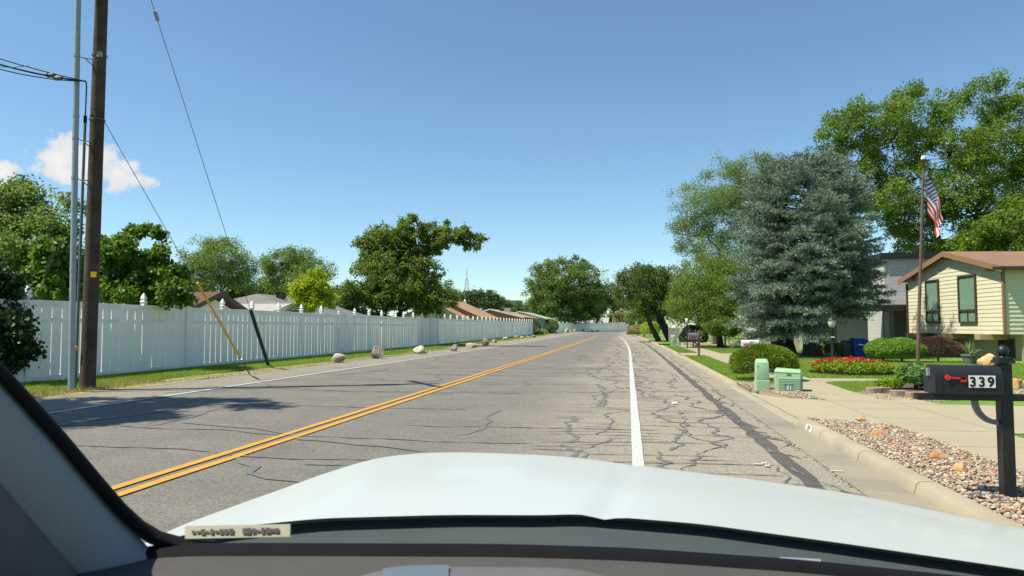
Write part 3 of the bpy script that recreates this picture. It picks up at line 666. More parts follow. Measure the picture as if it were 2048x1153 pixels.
for a in list(np.arange(6.3, 115, 2.6)):
    a = a + rng.normal() * .8; cross(rng.uniform(-11, -6), rng.uniform(-4, -1), a, .035 + .0006 * a, .10)
    if rng.uniform() < .6: cross(rng.uniform(-4.2, -3), rng.uniform(-1.2, .6), a + rng.normal() * .6, .04, .10)
for a in np.arange(20, 115, 2.2): cross(rng.uniform(-9, -6), rng.uniform(-3, 1.5), a + rng.normal(), .035 + .0007 * a, .06)
for x0 in (-2.6, -6.6, -8.3):
    a = 9
    while a < 80: ln = rng.uniform(2, 7); wander(x0 + rng.normal() * .4, a, a + ln, .35, .25, .05, .5, rng.normal() * .1); a += ln + rng.uniform(2, 8)
ribbon([(-6.5, 9.6), (-5.6, 9.35), (-5.0, 9.2), (-4.6, 8.9), (-4.3, 8.75), (-4.05, 8.4), (-3.7, 8.35), (-3.2, 8.15), (-2.8, 8.1), (-2.3, 7.8)], .10, .3)
ribbon([(-4.2, 7.2), (-3.95, 6.9), (-3.7, 6.7), (-3.6, 6.4), (-3.3, 6.2), (-2.9, 6.1)], .09, .3)
tag(tb.build('crack_sealant', 'tar'), kind='stuff')
# crumbled edge between asphalt and gutter
rng = np.random.default_rng(12); n = 900; aa = rng.uniform(3, 34, n) ** 1.0; xy = np.stack([1.93 + rng.normal(size=n) * .035, aa], 1)
o = pebbles('road_grit', xy, .004, .006, .016, 13, pile=.004); o['kind'] = 'stuff'; M['gritm'] = M['patch']; o.data.materials[0] = M['gravelbase']
# white survey dashes sprayed on the asphalt
b = MB()
for (x, y, w, h) in ((1.25, 7.6, .16, .05), (1.34, 7.5, .05, .22), (1.92, 7.35, .12, .05), (.78, 13.3, .10, .4), (1.05, 13.0, .06, .05)):
    b.add([(x, y, .0145), (x + w, y, .0145), (x + w, y + h, .0145), (x, y + h, .0145)], [(0, 1, 2, 3)])
tag(b.build('survey_mark', 'paintwhite'), kind='structure')
# house number painted on the curb
cn = MB().box((2.363, 10.05, .062), (.006, .30, .085), ry=R(17)).build('number_patch', 'mailwhite', curb)
textobj('339', .064, 'ink', 'number', curb, ((2.3500, 10.135, .030), (0, -1, 0), (.28, 0, .96)), .002, .0006)

# ================================================================== LEFT: FENCE
FX = -14.45
def cap_mesh():
    b = MB(); b.lathe((0, 0, 0), [(.092, 0), (.092, .035), (.105, .04), (.105, .06), (.075, .075), (.062, .085), (.062, .10), (.088, .125), (.09, .15), (.070, .21), (.038, .265), (.008, .31)], 4, rz=R(45))
    for i, v in enumerate(b.v): b.v[i] = (v[0] * 1.06, v[1] * 1.06, v[2])
    o = b.build('cap', 'vinyl'); me = o.data; bpy.data.objects.remove(o); return me
CAP = cap_mesh()
def boxmesh(name, size, m, z0=0, bevel=.004):
    o = MB().box((0, 0, z0), size).build(name, m, bevel=bevel, seg=1); me = o.data; bpy.data.objects.remove(o); return me
FH = 2.03; PS = 2.1
POST = boxmesh('post', (.128, .128, FH + .08), 'vinyl', (FH + .08) / 2 - .03)
BOARD = boxmesh('board', (.032, .296, FH - .14), 'vinyl', (FH - .14) / 2 + .06, .003)
RAILT = boxmesh('rail', (.06, PS - .12, .135), 'vinyl'); RAILM = boxmesh('rail', (.062, PS - .12, .085), 'vinyl'); RAILB = boxmesh('rail', (.06, PS - .12, .11), 'vinyl')
fence = thing('vinyl_fence', (FX, 13.1, .05), 'long white vinyl fence with pointed post caps along the boulder verge', 'fence')
rng = np.random.default_rng(3); npan = 45
for i in range(npan + 1):
    y = i * PS; g = rise(13.1 + y)
    p = link('post', POST, fence, (rng.normal() * .006, y, g)); c = link('cap', CAP, p, (0, 0, FH + .05)); p.rotation_euler = (rng.normal() * .004, rng.normal() * .004, 0)
    if i == npan: break
    dy = y + PS / 2; g = rise(13.1 + dy); dz = rng.normal() * .008
    for me, z in ((RAILT, FH - .075), (RAILM, FH * .765), (RAILB, .075)): link('rail', me, fence, (0, dy, g + z + dz))
    for k in range(6):
        link('board', BOARD, fence, (rng.normal() * .003, y + .064 + .163 + k * .329 + rng.normal() * .003, g + dz + rng.normal() * .002)).rotation_euler = (rng.normal() * .002, 0, rng.normal() * .006)
# the second fence past the gap, bending with the road
F2 = [(-15.4, 152), (-12.9, 161), (-10.2, 170.5), (-7.4, 180), (-4.6, 189), (-2.2, 197), (-.6, 204)]
f2 = thing('vinyl_fence', (F2[0][0], F2[0][1], rise(152)), 'far white vinyl fence bending behind the road, under the big maple', 'fence')
pts = []
for (x0, y0), (x1, y1) in zip(F2[:-1], F2[1:]):
    for k in range(4): pts.append((x0 + (x1 - x0) * k / 4, y0 + (y1 - y0) * k / 4))
pts.append(F2[-1])
for i, (x, y) in enumerate(pts):
    b = MB().box((x, y, rise(y) + 1.0), (.14, .14, 2.1)); p = b.build('post', 'vinyl', f2)
    MB().lathe((x, y, rise(y) + 2.05), [(.1, 0), (.1, .08), (.07, .1), (.1, .14), (.01, .33)], 4).build('cap', 'vinyl', p)
    if i:
        x0, y0 = pts[i - 1]; an = math.atan2(y - y0, x - x0); ln = math.hypot(x - x0, y - y0) - .15; cx, cy = (x + x0) / 2, (y + y0) / 2; g = rise(cy)
        b = MB()
        nb = 7
        for k in range(nb):
            f = (k + .5) / nb - .5; b.box((cx + math.cos(an) * ln * f, cy + math.sin(an) * ln * f, g + 1.0), (ln / nb - .025, .03, 1.86), rz=an)
        b.build('panel', 'vinyl', f2)
        MB().box((cx, cy, g + 1.97), (ln, .06, .12), rz=an).box((cx, cy, g + 1.56), (ln, .062, .08), rz=an).box((cx, cy, g + .1), (ln, .06, .1), rz=an).build('rail', 'vinyl', f2)
MB().box((.1, 204.3, rise(204) + .95), (1.3, .05, 1.8), rz=.1).build('end_panel', 'vinyl', f2)

# ================================================================== UTILITY POLE
PB = G(175, 777, .05); pole = thing('utility_pole', PB, 'tall dark wooden utility pole with grey conduit standing before the white fence', 'utility pole')
PT = PB + Vector((-.02, .08, 12.5))
MB().tube([PB - Vector((0, 0, .1)), PB + Vector((0, 0, .3)), PB.lerp(PT, .5), PT], [.168, .16, .145, .115], 18).build('pole', 'wood_pole', pole, smooth=True)
ux = Vector((-CR.col[0].x * 1, -CR.col[0].y, 0)).normalized()     # pole's conduit side
cb = G(142, 783, .03); ct = Vector((PT.x, PT.y, 0)) + ux * .40 + Vector((0, -.25, 11.0))
MB().tube([cb - Vector((0, 0, .05)), cb.lerp(ct, .25), cb.lerp(ct, .5), ct], .062, 14).build('conduit', 'galv', pole, smooth=True)
for f in (.235, .36, .55): 
    q = cb.lerp(ct, f); MB().tube([q, q + Vector((0, 0, .09))], .068, 14).build('coupling', 'galv', pole, smooth=True)
c2b = PB + ux * .23 + Vector((.0, -.06, 0)); c2t = c2b + Vector((0, .03, 6.0))
MB().tube([c2b - Vector((0, 0, .03)), c2t], .03, 10).build('conduit', 'darkgalv', pole, smooth=True)
MB().tube([c2t - Vector((0, 0, .02)), c2t + Vector((0, 0, .14))], .036, 10).build('weatherhead', 'blackplastic', pole, smooth=True)
for h in (4.65, 5.55, 7.45):
    q0 = cb.lerp(ct, h / 11) ; q1 = PB.lerp(PT, h / 12.5); b = MB()
    b.tube([q0 + Vector((0, 0, 0)), q0 + Vector((0, 0, .05))], .072, 12); b.tube([q0 + (q1 - q0) * .2, q1], .014, 6); b.tube([q0.lerp(q1, .35), q1 - Vector((0, 0, .25))], .012, 6)
    b.build('bracket', 'galv', pole)
for h in (6.05, 7.55):
    q = PB.lerp(PT, h / 12.5); MB().tube([q, q + Vector((0, 0, .03))], .185 - h * .003, 18, cap=False).build('band', 'steelwire', pole)
q = PB.lerp(PT, 7.6 / 12.5) - Vector(ray(195, 20)).normalized() * .16
MB().box(q, (.10, .05, .12)).build('fitting', 'galv', pole)
q = PB.lerp(PT, .203) + ray(190, 552).normalized() * -.165 + Vector((.05, 0, 0)); MB().box(q, (.125, .012, .125), rz=R(12)).build('yellow_tag', 'yellowplastic', pole)
q = c2b + Vector((.02, -.08, .86)); MB().box(q, (.10, .07, .16), ry=R(12)).box(q + Vector((.05, .0, .02)), (.06, .05, .09), ry=R(-15)).build('warning_box', 'yellowplastic', pole, bevel=.008)
MB().box(PT - Vector((0, 0, .45)), (.11, 2.3, .12), rz=R(35)).build('crossarm', 'wood_pole', pole)
MB().tube([PT + Vector((-.35, -.2, -1.9)), PT + Vector((-.35, -.2, -1.0))], .24, 16).build('transformer_can', 'galv', pole, smooth=True)
# guys: steel strand with plastic guards
def guy(h, ax, ay, anchor_label, gm, gname, g0, g1, gr, extra=False):
    A = Vector((ax.x, ax.y, .03)); T = PB.lerp(PT, h / 12.5)
    r = thing('guy_wire', A, anchor_label, 'guy wire')
    MB().tube([A - Vector((0, 0, .05)), T], .008, 5).build('strand', 'steelwire', r)
    p0, p1 = A.lerp(T, g0), A.lerp(T, g1)
    MB().tube([p0, p1], gr, 10).build('guard', gm, r, smooth=True)
    if extra:
        MB().tube([A.lerp(T, .0), A.lerp(T, .055)], .012, 6).build('anchor_rod', 'blackmetal', r)
        q = A.lerp(T, .06); MB().tube([q, A.lerp(T, .072)], .035, 8).build('clamp', 'galv', r, smooth=True)
    return r, A, T
g1 = guy(6.3, G(500, 749, .03), 0, 'steel guy wire with thin yellow plastic guard anchored in the verge', 'yellowplastic', 'guard', .085, .405, .032, True)
# the second guy runs to the pole top region
A2 = G(538, 735, .03); 
r2 = thing('guy_wire', A2, 'steel guy wire with thick black guard leaning over the white fence', 'guy wire')
T2 = PB.lerp(PT, 12.2 / 12.5)
MB().tube([A2 - Vector((0, 0, .05)), T2], .009, 5).build('strand', 'steelwire', r2)
MB().tube([A2, A2.lerp(T2, .160)], [.06, .062], 8).build('guard', 'guardblack', r2, smooth=True)
q = A2.lerp(T2, .762); MB().tube([q, A2.lerp(T2, .779)], .05, 8).build('insulator', 'galv', r2, smooth=True)
# telephone cables coming in from the left
cab = thing('telephone_cable', PB.lerp(PT, .52), 'black telephone cables with splice boxes strung to the wooden pole', 'cable')
Q = W(172, 163, 15.8)
for k, (py, sag, rr) in enumerate(((112, .06, .011), (118, .12, .018), (124, .16, .011))):
    e = W(-120, py - 34 + 4 * k, 14.6); n = 14
    MB().tube([Q.lerp(e, i / n) - Vector((0, 0, sag * 4 * (i / n) * (1 - i / n))) for i in range(n + 1)], rr, 6).build('cable', 'wire', cab, smooth=True)
for px, py in ((101, 151), (116, 157)):
    q = W(px, py, 15.5); MB().tube([q - ux * .10 + Vector((0, 0, .03)), q - ux * .05, q + ux * .05, q + ux * .10 + Vector((0, 0, .02))], [.03, .055, .055, .03], 8).build('splice_box', 'bingrey', cab, smooth=True)
MB().tube([Q, Q + Vector((.02, 0, -.12)), c2t + Vector((.0, 0, .2)), c2t], .014, 6).build('drop_loop', 'wire', cab, smooth=True)
e0 = W(60, 132, 15.2); e1 = W(-20, 132, 14.9)
MB().tube([e0, e0.lerp(e1, .5) - Vector((0, 0, .04)), e1], .008, 5).build('cable', 'galv', cab, smooth=True)

# ================================================================== BOULDERS on the verge
BL = [(670, 724, 44, 19, 'low cracked grey boulder beside the black guy guard'), (749, 716, 40, 27, 'tall leaning grey boulder, second along the verge from the guy wires'), (838, 707, 30, 18, 'squat flat-topped grey boulder on the verge with dark shaded face'),
      (908, 702, 19, 15, 'small upright pale boulder on the verge before the white fence'), (939, 695, 34, 15, 'long low pale boulder lying on the verge'), (971, 690, 18, 15, 'rounded brown boulder next to the long low one'),
      (989, 685.5, 14, 8, 'small tan stone between two brown boulders'), (1010, 680.5, 20, 8, 'flat brown boulder on the far verge'), (1031, 677, 11, 10, 'small pointed brown stone on the far verge'), (1043.5, 677, 13, 6, None), (1056, 676, 12, 5, None), (1066, 675, 14, 6, None)]
for i, (px, py, w, h, lb) in enumerate(BL):
    g = G(px, py, .05); 
    for _ in range(3): g = G(px, py, .05 + rise(g.y))
    d = (g - CAM).dot(CR @ Vector((0, 0, -1))); k = d / 1420
    rock('boulder', g + Vector((0, w * k * .3, 0)), (w * k * .84, w * k * .66, h * k * .92), 'rock', 20 + i, lb or 'half-hidden small stone at the far end of the verge', 'boulder', 'boulders along the verge', rz=R(-10 + 37 * i % 30))
for i, (px, py, w, h) in enumerate([(1078, 669, 26, 8), (1092, 670, 14, 9), (1101, 667, 17, 16), (1110, 665, 10, 6), (1134, 664, 12, 12), (1142, 663, 8, 5), (1149, 663, 9, 7), (1166, 662, 8, 6), (1184, 661.5, 6, 4), (1197, 661, 7, 4)]):
    d = 118 + 6.5 * i; g = W(px, 660, d); g.z = rise(g.y) + .03; k = d / 1420
    rock('boulder', g, (w * k, w * k * .8, h * k), 'rock', 60 + i, 'pale boulder piled by the round bush' if i < 4 else 'small stone in front of the far white fence', 'boulder', 'boulders by the round bush' if i < 4 else 'stones along the far fence')

# ================================================================== HOUSES
def gable_house(name, label, c, sx, sy, wallh, ridgeh, wallm, roofm, axis='y', rz=0, over=.45, windows=(), hip=0, door=None, vents=(), trim='wallwhite', cat='house', group=None, z=0):
    """c = centre on the ground, sx, sy footprint, ridge along axis"""
    root = thing(name, (c[0], c[1], z), label, cat, group, rz=rz if rz else 1e-9)
    b = MB(); b.uv = 1; hx, hy = sx / 2, sy / 2
    if axis == 'y': P = [(-hx, wallh), (hx, wallh), (0, ridgeh - .12)]
    b.box((0, 0, wallh / 2 - .1), (sx, sy, wallh + .2)); b.build('wall', wallm, root, local=True)
    for s in (-1, 1):
        if hip: continue
        g = MB(); g.uv = 1
        if axis == 'y': g.ext([(-hx, s * (hy - .01), wallh), (hx, s * (hy - .01), wallh), (0, s * (hy - .01), ridgeh - .14)], (0, -s * .12, 0))
        else: g.ext([(s * (hx - .01), -hy, wallh), (s * (hx - .01), hy, wallh), (s * (hx - .01), 0, ridgeh - .14)], (-s * .12, 0, 0))
        g.build('gable', wallm, root, local=True)
    r = MB(); r.uv = 1
    ov = over; ez = wallh - (ridgeh - wallh) * ov / (hx if axis == 'y' else hy); th = .12
    if axis == 'y':
        A = [(-hx - ov, -hy - ov), (hx + ov, -hy - ov), (hx + ov, hy + ov), (-hx - ov, hy + ov)]; r0, r1 = (0, -hy - ov + hip), (0, hy + ov - hip)
        for dz in (0, th):
            r.v += [(x, y, ez + dz) for x, y in A] + [(*r0, ridgeh + dz - .001), (*r1, ridgeh + dz - .001)]
        fs = [(0, 4, 5, 3), (1, 2, 5, 4), (0, 1, 4), (2, 3, 5)]
    else:
        A = [(-hx - ov, -hy - ov), (hx + ov, -hy - ov), (hx + ov, hy + ov), (-hx - ov, hy + ov)]; r0, r1 = (-hx - ov + hip, 0), (hx + ov - hip, 0)
        for dz in (0, th):
            r.v += [(x, y, ez + dz) for x, y in A] + [(*r0, ridgeh + dz - .001), (*r1, ridgeh + dz - .001)]
        fs = [(0, 1, 5, 4), (2, 3, 4, 5), (1, 2, 5), (3, 0, 4)]
    if hip: r.f = [tuple(reversed(f)) for f in fs] + [tuple(i + 6 for i in f) for f in fs] + [(i, (i + 1) % 4, (i + 1) % 4 + 6, i + 6) for i in range(4)]
    else:
        two = fs[:2]; r.f = [tuple(reversed(f)) for f in two] + [tuple(i + 6 for i in f) for f in two]
        if axis == 'y': loop = [0, 4, 1, 2, 5, 3]
        else: loop = [0, 1, 5, 2, 3, 4]
        r.f += [(loop[i], loop[(i + 1) % 6], loop[(i + 1) % 6] + 6, loop[i] + 6) for i in range(6)]
    roof = r.build('roof', roofm, root, local=True)
    if not hip:
        for s in (-1, 1):
            for q in (-1, 1):
                e = MB()
                if axis == 'y': p0, p1 = Vector((q * (hx + ov), s * (hy + ov), ez)), Vector((0, s * (hy + ov), ridgeh)); d = Vector((0, s * .05, 0))
                else: p0, p1 = Vector((s * (hx + ov), q * (hy + ov), ez)), Vector((s * (hx + ov), 0, ridgeh)); d = Vector((s * .05, 0, 0))
                e.ext([p0 + Vector((0, 0, -.06)), p1 + Vector((0, 0, -.06)), p1 + Vector((0, 0, .14)), p0 + Vector((0, 0, .14))], d).build('barge_board', trim, roof, local=True)
    for (f, y0, z0, w, h) in windows:           # on the +x face ('x') or -y face ('y')
        if f == 'x': cc = Vector((hx, y0, z0)); sz = (.06, w, h); pz = (.03, w - .12, h - .12); dd = Vector((.02, 0, 0))
        else: cc = Vector((y0, -hy, z0)); sz = (w, .06, h); pz = (w - .12, .03, h - .12); dd = Vector((0, -.02, 0))
        wn = MB().box(cc, sz).build('window', trim, root, local=True); MB().box(cc + dd, pz).build('pane', 'fascia_black', wn, local=True)
    for (x, y, zz) in vents: MB().box((x, y, zz), (.5, .35, .22)).build('roof_vent', 'fascia_black', roof, local=True)
    return root
def onX(px, X, d_hint=None):            # a (distance along the road) at which something standing on line X shows at picture column px
    r = ray(px, 655); return X / r.x * r.y
# homes behind the white fence
gable_house('mobile_home', 'brown gable roof peeking over the white fence behind the catalpa', (-19.6, 27.2), 5.0, 5.6, 1.75, 2.72, 'wallwhite', 'roofmaroon', 'x', over=.4, trim='darkbrown', z=.05)
gable_house('mobile_home', 'grey shingled low house with satellite dish behind the white fence', (-21.6, 44.5), 8.6, 15.5, 1.95, 3.22, 'wallwhite', 'roofgrey', 'y', hip=2.6, over=.5, vents=((.9, -4.4, 3.16), (1.6, 3.4, 2.96), (2.6, -1.0, 2.68)), z=.05, windows=(('x', -3, 1.6, 1.2, .9), ('x', 3, 1.6, 1.2, .9)))
gable_house('mobile_home', 'pale low porch roof beside the grey shingled house', (-19.5, 33.9), 4.4, 4.6, 1.95, 2.45, 'wallwhite', 'rooflight', 'x', over=.35, z=.05)
h3 = gable_house('mobile_home', 'beige gabled home with tan roof near the round bush end of fence', (-21.5, 86), 8.5, 12, 2.6, 4.5, 'wallbeige', 'rooftan', 'y', over=.5, trim='darkbrown', z=.1, windows=(('y', -1.5, 1.7, 1.2, 1), ('y', 1.8, 1.7, 1.2, 1)))
gable_house('mobile_home', 'small white front gable attached before the beige home', (-20.2, 77.0), 4.6, 5, 2.3, 3.5, 'wallwhite', 'rooftan', 'y', over=.4, z=.1)
h4 = gable_house('mobile_home', 'long low tan-roofed home with rooftop cooler behind the fence', (-19.8, 110), 9, 16, 2.7, 3.8, 'brickred', 'rooftan', 'y', over=.5, z=.2, vents=((1.2, -6, 3.75), (1.0, -4, 3.8)))
MB().box((1.4, -1.5, 3.85), (.9, .9, .7)).build('rooftop_cooler', 'wallgrey', h4, local=True)
gable_house('mobile_home', 'dark green-walled home with light grey roof beside the round bush', (-19.2, 134), 9, 15, 2.7, 3.9, 'wallgrey', 'rooflight', 'y', over=.5, z=.3)
gable_house('house', 'distant pale house glimpsed under the far maple', (-14, 246), 14, 9, 2.6, 4.2, 'wallgrey', 'rooflight', 'x', z=.5)
gable_house('house', 'white neighbour house half hidden behind the feathery elm', (17.5, 68), 13, 9, 3.0, 5.2, 'wallgrey', 'rooflight', 'x', z=.1, windows=(('y', -3, 1.8, 1.6, 1.2), ('y', 1, 1.8, 1.6, 1.2)))
dish = thing('satellite_dish', W(585, 621, 36.5), 'small grey satellite dish on the grey shingled roof', 'satellite dish')
dl = ORG[dish.name]; MB().lathe((dl.x, dl.y, dl.z), [(.02, 0), (.2, .03), (.36, .12)], 16).build('reflector', 'whitesteel', dish, smooth=True)
MB().tube([dl, dl - Vector((0, 0, .55))], .025, 6).build('mast', 'galv', dish)

# ---- house 339: split-level with lap siding (local: x along the street wall, y towards the street)
HR = R(96); HC = Vector((13.55 * 1.07, 28.5 * 1.07, YZ * 1.07 - .098)); HL = 6.95; HZ = -YZ
hs_ = thing('split_level_house', HC, 'cream lap-sided split-level house with brown gable roof beyond the black mailbox', 'house', rz=HR)
hs_.scale = (1.07, 1.07, 1.07)
apex, eave, bot = 4.42, 3.58, 1.15; xm = HL / 2; sl_ = (apex - eave) / xm
fr = MB(); fr.box((xm, -4.55, (bot + eave) / 2 + HZ), (HL - .02, 9, eave - bot)); fr.ext([(.01, -.06, eave + HZ - .01), (HL - .01, -.06, eave + HZ - .01), (xm, -.06, apex + HZ)], (0, -8.9, 0)); fr.build('wall', 'siding', hs_, local=True)
z = bot; ex = .158
def xlim(z): 
    return (0, HL) if z <= eave else (xm - (apex - z) / sl_, xm + (apex - z) / sl_)
while z < apex - .06:
    z1 = min(z + ex, apex - .02); (a0, a1), (b0, b1) = xlim(z), xlim(z1); b = MB(); y0, y1 = .008, -.018
    vs = [(a0, y0, z), (a1, y0, z), (b1, y1 + .012, z1), (b0, y1 + .012, z1), (a0, -.05, z), (a1, -.05, z), (b1, -.05, z1), (b0, -.05, z1)]
    vs = [(x, y, q + HZ) for x, y, q in vs]
    b.add(vs, [(0, 1, 2, 3), (4, 7, 6, 5), (0, 4, 5, 1), (2, 6, 7, 3), (0, 3, 7, 4), (1, 5, 6, 2)]).build('siding_board', 'siding', hs_, local=True); z += ex
z = bot
while z < eave - .1:
    z1 = z + ex; b = MB(); vs = [(-.032, 0, z), (-.032, -9, z), (-.008, -9, z1), (-.008, 0, z1), (.0, 0, z), (0, -9, z), (0, -9, z1), (0, 0, z1)]
    vs = [(x, y - .03, q + HZ) for x, y, q in vs]
    b.add(vs, [(0, 1, 2, 3), (4, 7, 6, 5), (0, 4, 5, 1), (2, 6, 7, 3), (0, 3, 7, 4), (1, 5, 6, 2)]).build('siding_board', 'siding', hs_, local=True); z += ex
MB().box((-.02, .0, (bot + 3.62) / 2 + HZ), (.09, .09, 3.62 - bot)).build('corner_trim', 'trimbrown', hs_, local=True)
MB().box((HL + .05, .03, (bot + 3.5) / 2 + HZ - .05), (.07, .07, 2.3)).build('downspout', 'darkbrown', hs_, local=True)
b = MB(); b.uv = 1; b.box((xm, -5.1, bot / 2 + HZ - .1), (HL - .1, 8.9, bot + .2)); b.build('brick_base', 'brick_cream', hs_, local=True)
for x in (1.0, 3.67, 6.3):
    MB().box((x, -.12, bot - .11 + HZ), (.34, 1.05, .21)).build('floor_beam', 'beamtan', hs_, local=True, bevel=.01)
for x in (.55, 3.475, 6.4):
    zt = apex - sl_ * abs(x - xm); MB().box((x, .06, zt - .10 + HZ), (.18, .28, .2)).build('roof_bracket', 'trimbrown', hs_, local=True, bevel=.01)
def window2(x0, x1, z0, z1):
    y = .035; w = MB(); cx = (x0 + x1) / 2; t_ = .06
    for (c, s) in (((x0 + t_ / 2, y, (z0 + z1) / 2), (t_, .09, z1 - z0)), ((x1 - t_ / 2, y, (z0 + z1) / 2), (t_, .09, z1 - z0)), ((cx, y, z1 - t_ / 2), (x1 - x0 - 2 * t_, .09, t_)), ((cx, y, z0 + t_ / 2), (x1 - x0 - 2 * t_, .09, t_)), ((cx, y, z0 + .50), (x1 - x0 - 2 * t_, .09, .07)), ((cx, y - .005, z0 + .27), (.05, .07, .40))):
        w.box((c[0], c[1], c[2] + HZ), s)
    wo = w.build('window', 'darkbrown', hs_, local=True)
    for (za_, zb_) in ((z0 + .535, z1 - t_), (z0 + t_, z0 + .465)): MB().add([(x0 + t_, .050, za_ + HZ), (x0 + t_, .050, zb_ + HZ), (x1 - t_, .050, zb_ + HZ), (x1 - t_, .050, za_ + HZ)], [(0, 1, 2, 3)]).build('pane', 'houseglass', wo, local=True)
    c = MB(); n = 24
    for k in range(n + 1):
        x = x0 + t_ + (x1 - x0 - 2 * t_) * k / n; yy = .016 + .007 * math.sin(k * 2.1)
        c.v += [(x, yy + .012, z0 + .06 + HZ), (x, yy + .012, z1 - .06 + HZ)]
    for k in range(n): c.f.append((2 * k, 2 * k + 1, 2 * k + 3, 2 * k + 2))
    c.build('curtain', 'curtain', wo, local=True)
window2(1.6, 2.8, 1.58, 3.48); window2(4.26, 5.32, 1.60, 3.46)
wo = MB().box((.95, -.63, .62 + HZ), (.95, .06, .72)).build('basement_window', 'darkbrown', hs_, local=True); MB().box((.72, -.605, .62 + HZ), (.38, .03, .6)).box((1.18, -.605, .62 + HZ), (.38, .03, .6)).build('pane', 'fascia_black', wo, local=True)
# roof with ridge at right angles to the street
r = MB(); r.uv = 1; ov = .40; th = .11; zr, ze = apex + HZ + .02, apex + HZ + .02 - sl_ * (xm + ov)
yf, yb = .22, -9.6
for dz in (0, th): r.v += [(-ov, yf, ze + dz), (xm, yf, zr + dz), (HL + ov, yf, ze + dz), (-ov, yb, ze + dz), (xm, yb, zr + dz), (HL + ov, yb, ze + dz)]
r.f = [(0, 1, 4, 3), (1, 2, 5, 4), (6, 9, 10, 7), (7, 10, 11, 8), (0, 3, 9, 6), (2, 8, 11, 5), (0, 6, 7, 1), (1, 7, 8, 2), (3, 4, 10, 9), (4, 5, 11, 10)]
roof = r.build('roof', 'roofbrown', hs_, local=True)
for s in (0, 1):
    p0 = Vector((-ov if s == 0 else HL + ov, yf, ze)); p1 = Vector((xm, yf, zr))
    MB().ext([p0 + Vector((0, .003, -.10)), p1 + Vector((0, .003, -.10)), p1 + Vector((0, .003, .12)), p0 + Vector((0, .003, .12))], (0, .05, 0)).build('barge_board', 'trimbrown', roof, local=True)
MB().box((-ov - .05, -4.4, ze + .03), (.09, 10, .12)).build('gutter', 'darkbrown', roof, local=True)

# ---- neighbour's house with white brick block and shaded carport
nb = thing('brick_house', (14.9, 45, YZ), 'white brick flat-topped neighbour house with dark fascia behind the spruce', 'house')
b = MB(); b.uv = 1; b.box((18.2, 48, 2.75), (6.4, 6, 5.5)); b.build('wall', 'brick_white', nb)
MB().box((18.2, 48, 5.62), (6.9, 6.5, .36)).build('fascia', 'fascia_black', nb)
b = MB(); b.uv = 1; b.v = [(9.0, 38.2, 2.55), (16.5, 38.2, 2.55), (16.5, 45.2, 3.5), (9.0, 45.2, 3.5), (9.0, 38.2, 2.42), (16.5, 38.2, 2.42), (16.5, 45.2, 3.3), (9.0, 45.2, 3.3)]; b.f = [(0, 1, 2, 3), (4, 7, 6, 5), (0, 4, 5, 1), (1, 5, 6, 2), (2, 6, 7, 3), (3, 7, 4, 0)]
b.build('carport_roof', 'roofgrey', nb)
MB().box((12.75, 38.16, 2.36), (7.5, .07, .3)).build('carport_fascia', 'fascia_black', nb)
MB().box((10.2, 42.5, 1.2), (5.0, .2, 2.4)).build('rear_wall', 'wallwhite', nb)
MB().box((15.3, 41.4, 1.2), (2.2, .2, 2.4)).build('rear_wall', 'wallgrey', nb)
MB().box((12.9, 38.6, 1.2), (.22, .22, 2.4)).build('carport_post', 'wallgrey', nb)
gd = MB().box((11.55, 39.5, .95), (1.5, .06, 1.8)).build('garage_door', 'wallwhite', nb)
for k in range(5): MB().box((11.55, 39.455, .24 + .36 * k), (1.44, .03, .33)).build('panel', 'wallwhite', gd, bevel=.006)
MB().box((8.2, 40.5, 1.2), (1.8, .2, 2.4)).build('rear_wall', 'wallbeige', nb)
MB().box((8.3, 40.37, 1.45), (.8, .06, 1.0)).build('window', 'fascia_black', nb)

# far skyline
ft = thing('apartment_block', W(1025, 655, 420), 'distant grey apartment block just above the trees', 'building'); o = ORG[ft.name]
MB().box((o.x, o.y, 8.6), (9.5, 12, 16.4)).build('wall', 'wallgrey', ft); MB().box((o.x - 1.2, o.y - 6.1, 8.2), (3.4, .4, 15)).build('brick_bay', 'brickred', ft)
MB().box((o.x, o.y, 17.0), (10, 12.5, .5)).build('roof', 'rooflight', ft)
for i in range(3):
    for k in range(4): MB().box((o.x - 3.2 + 2.9 * i, o.y - 6.35, 3.4 + 3.6 * k), (1.5, .2, 1.9)).build('window', 'fascia_black', ft)
tw = thing('lattice_tower', W(933, 655, 430), 'distant white steel lattice radio tower above the far trees', 'tower'); o = ORG[tw.name]; o = Vector((o.x, o.y, .5)); tw.location = o; ORG[tw.name] = o
Ht = 35.5
for s in (-1, 1):
    for q in (-1, 1): MB().tube([o + Vector((s * 3, q * 3, 0)), o + Vector((s * .5, q * .5, Ht * .86))], .16, 4).build('leg', 'whitesteel', tw)
b = MB()
for i in range(14):
    z0, z1 = Ht * .86 * i / 14, Ht * .86 * (i + 1) / 14; w0, w1 = 3 - 2.5 * i / 14, 3 - 2.5 * (i + 1) / 14
    for s in (-1, 1):
        b.tube([o + Vector((-w0 * s, -w0, z0)), o + Vector((w1 * s, -w1, z1))], .10, 3); b.tube([o + Vector((-w0, -w0 * s, z0)), o + Vector((-w1, w1 * s, z1))], .10, 3); b.tube([o + Vector((w0, -w0 * s, z0)), o + Vector((w1, w1 * s, z1))], .10, 3)
b.build('bracing', 'whitesteel', tw); MB().tube([o + Vector((0, 0, Ht * .84)), o + Vector((0, 0, Ht * 1.02))], .3, 6).build('mast', 'whitesteel', tw)
ca = thing('cell_tower', W(1077, 655, 250), 'grey cell phone mast with panel antennas behind the big maple', 'tower'); o = ORG[ca.name]; o = Vector((o.x, o.y, .5)); ca.location = o; ORG[ca.name] = o
MB().tube([o, o + Vector((0, 0, 23.3))], [.5, .3], 10).build('pole', 'galv', ca, smooth=True)
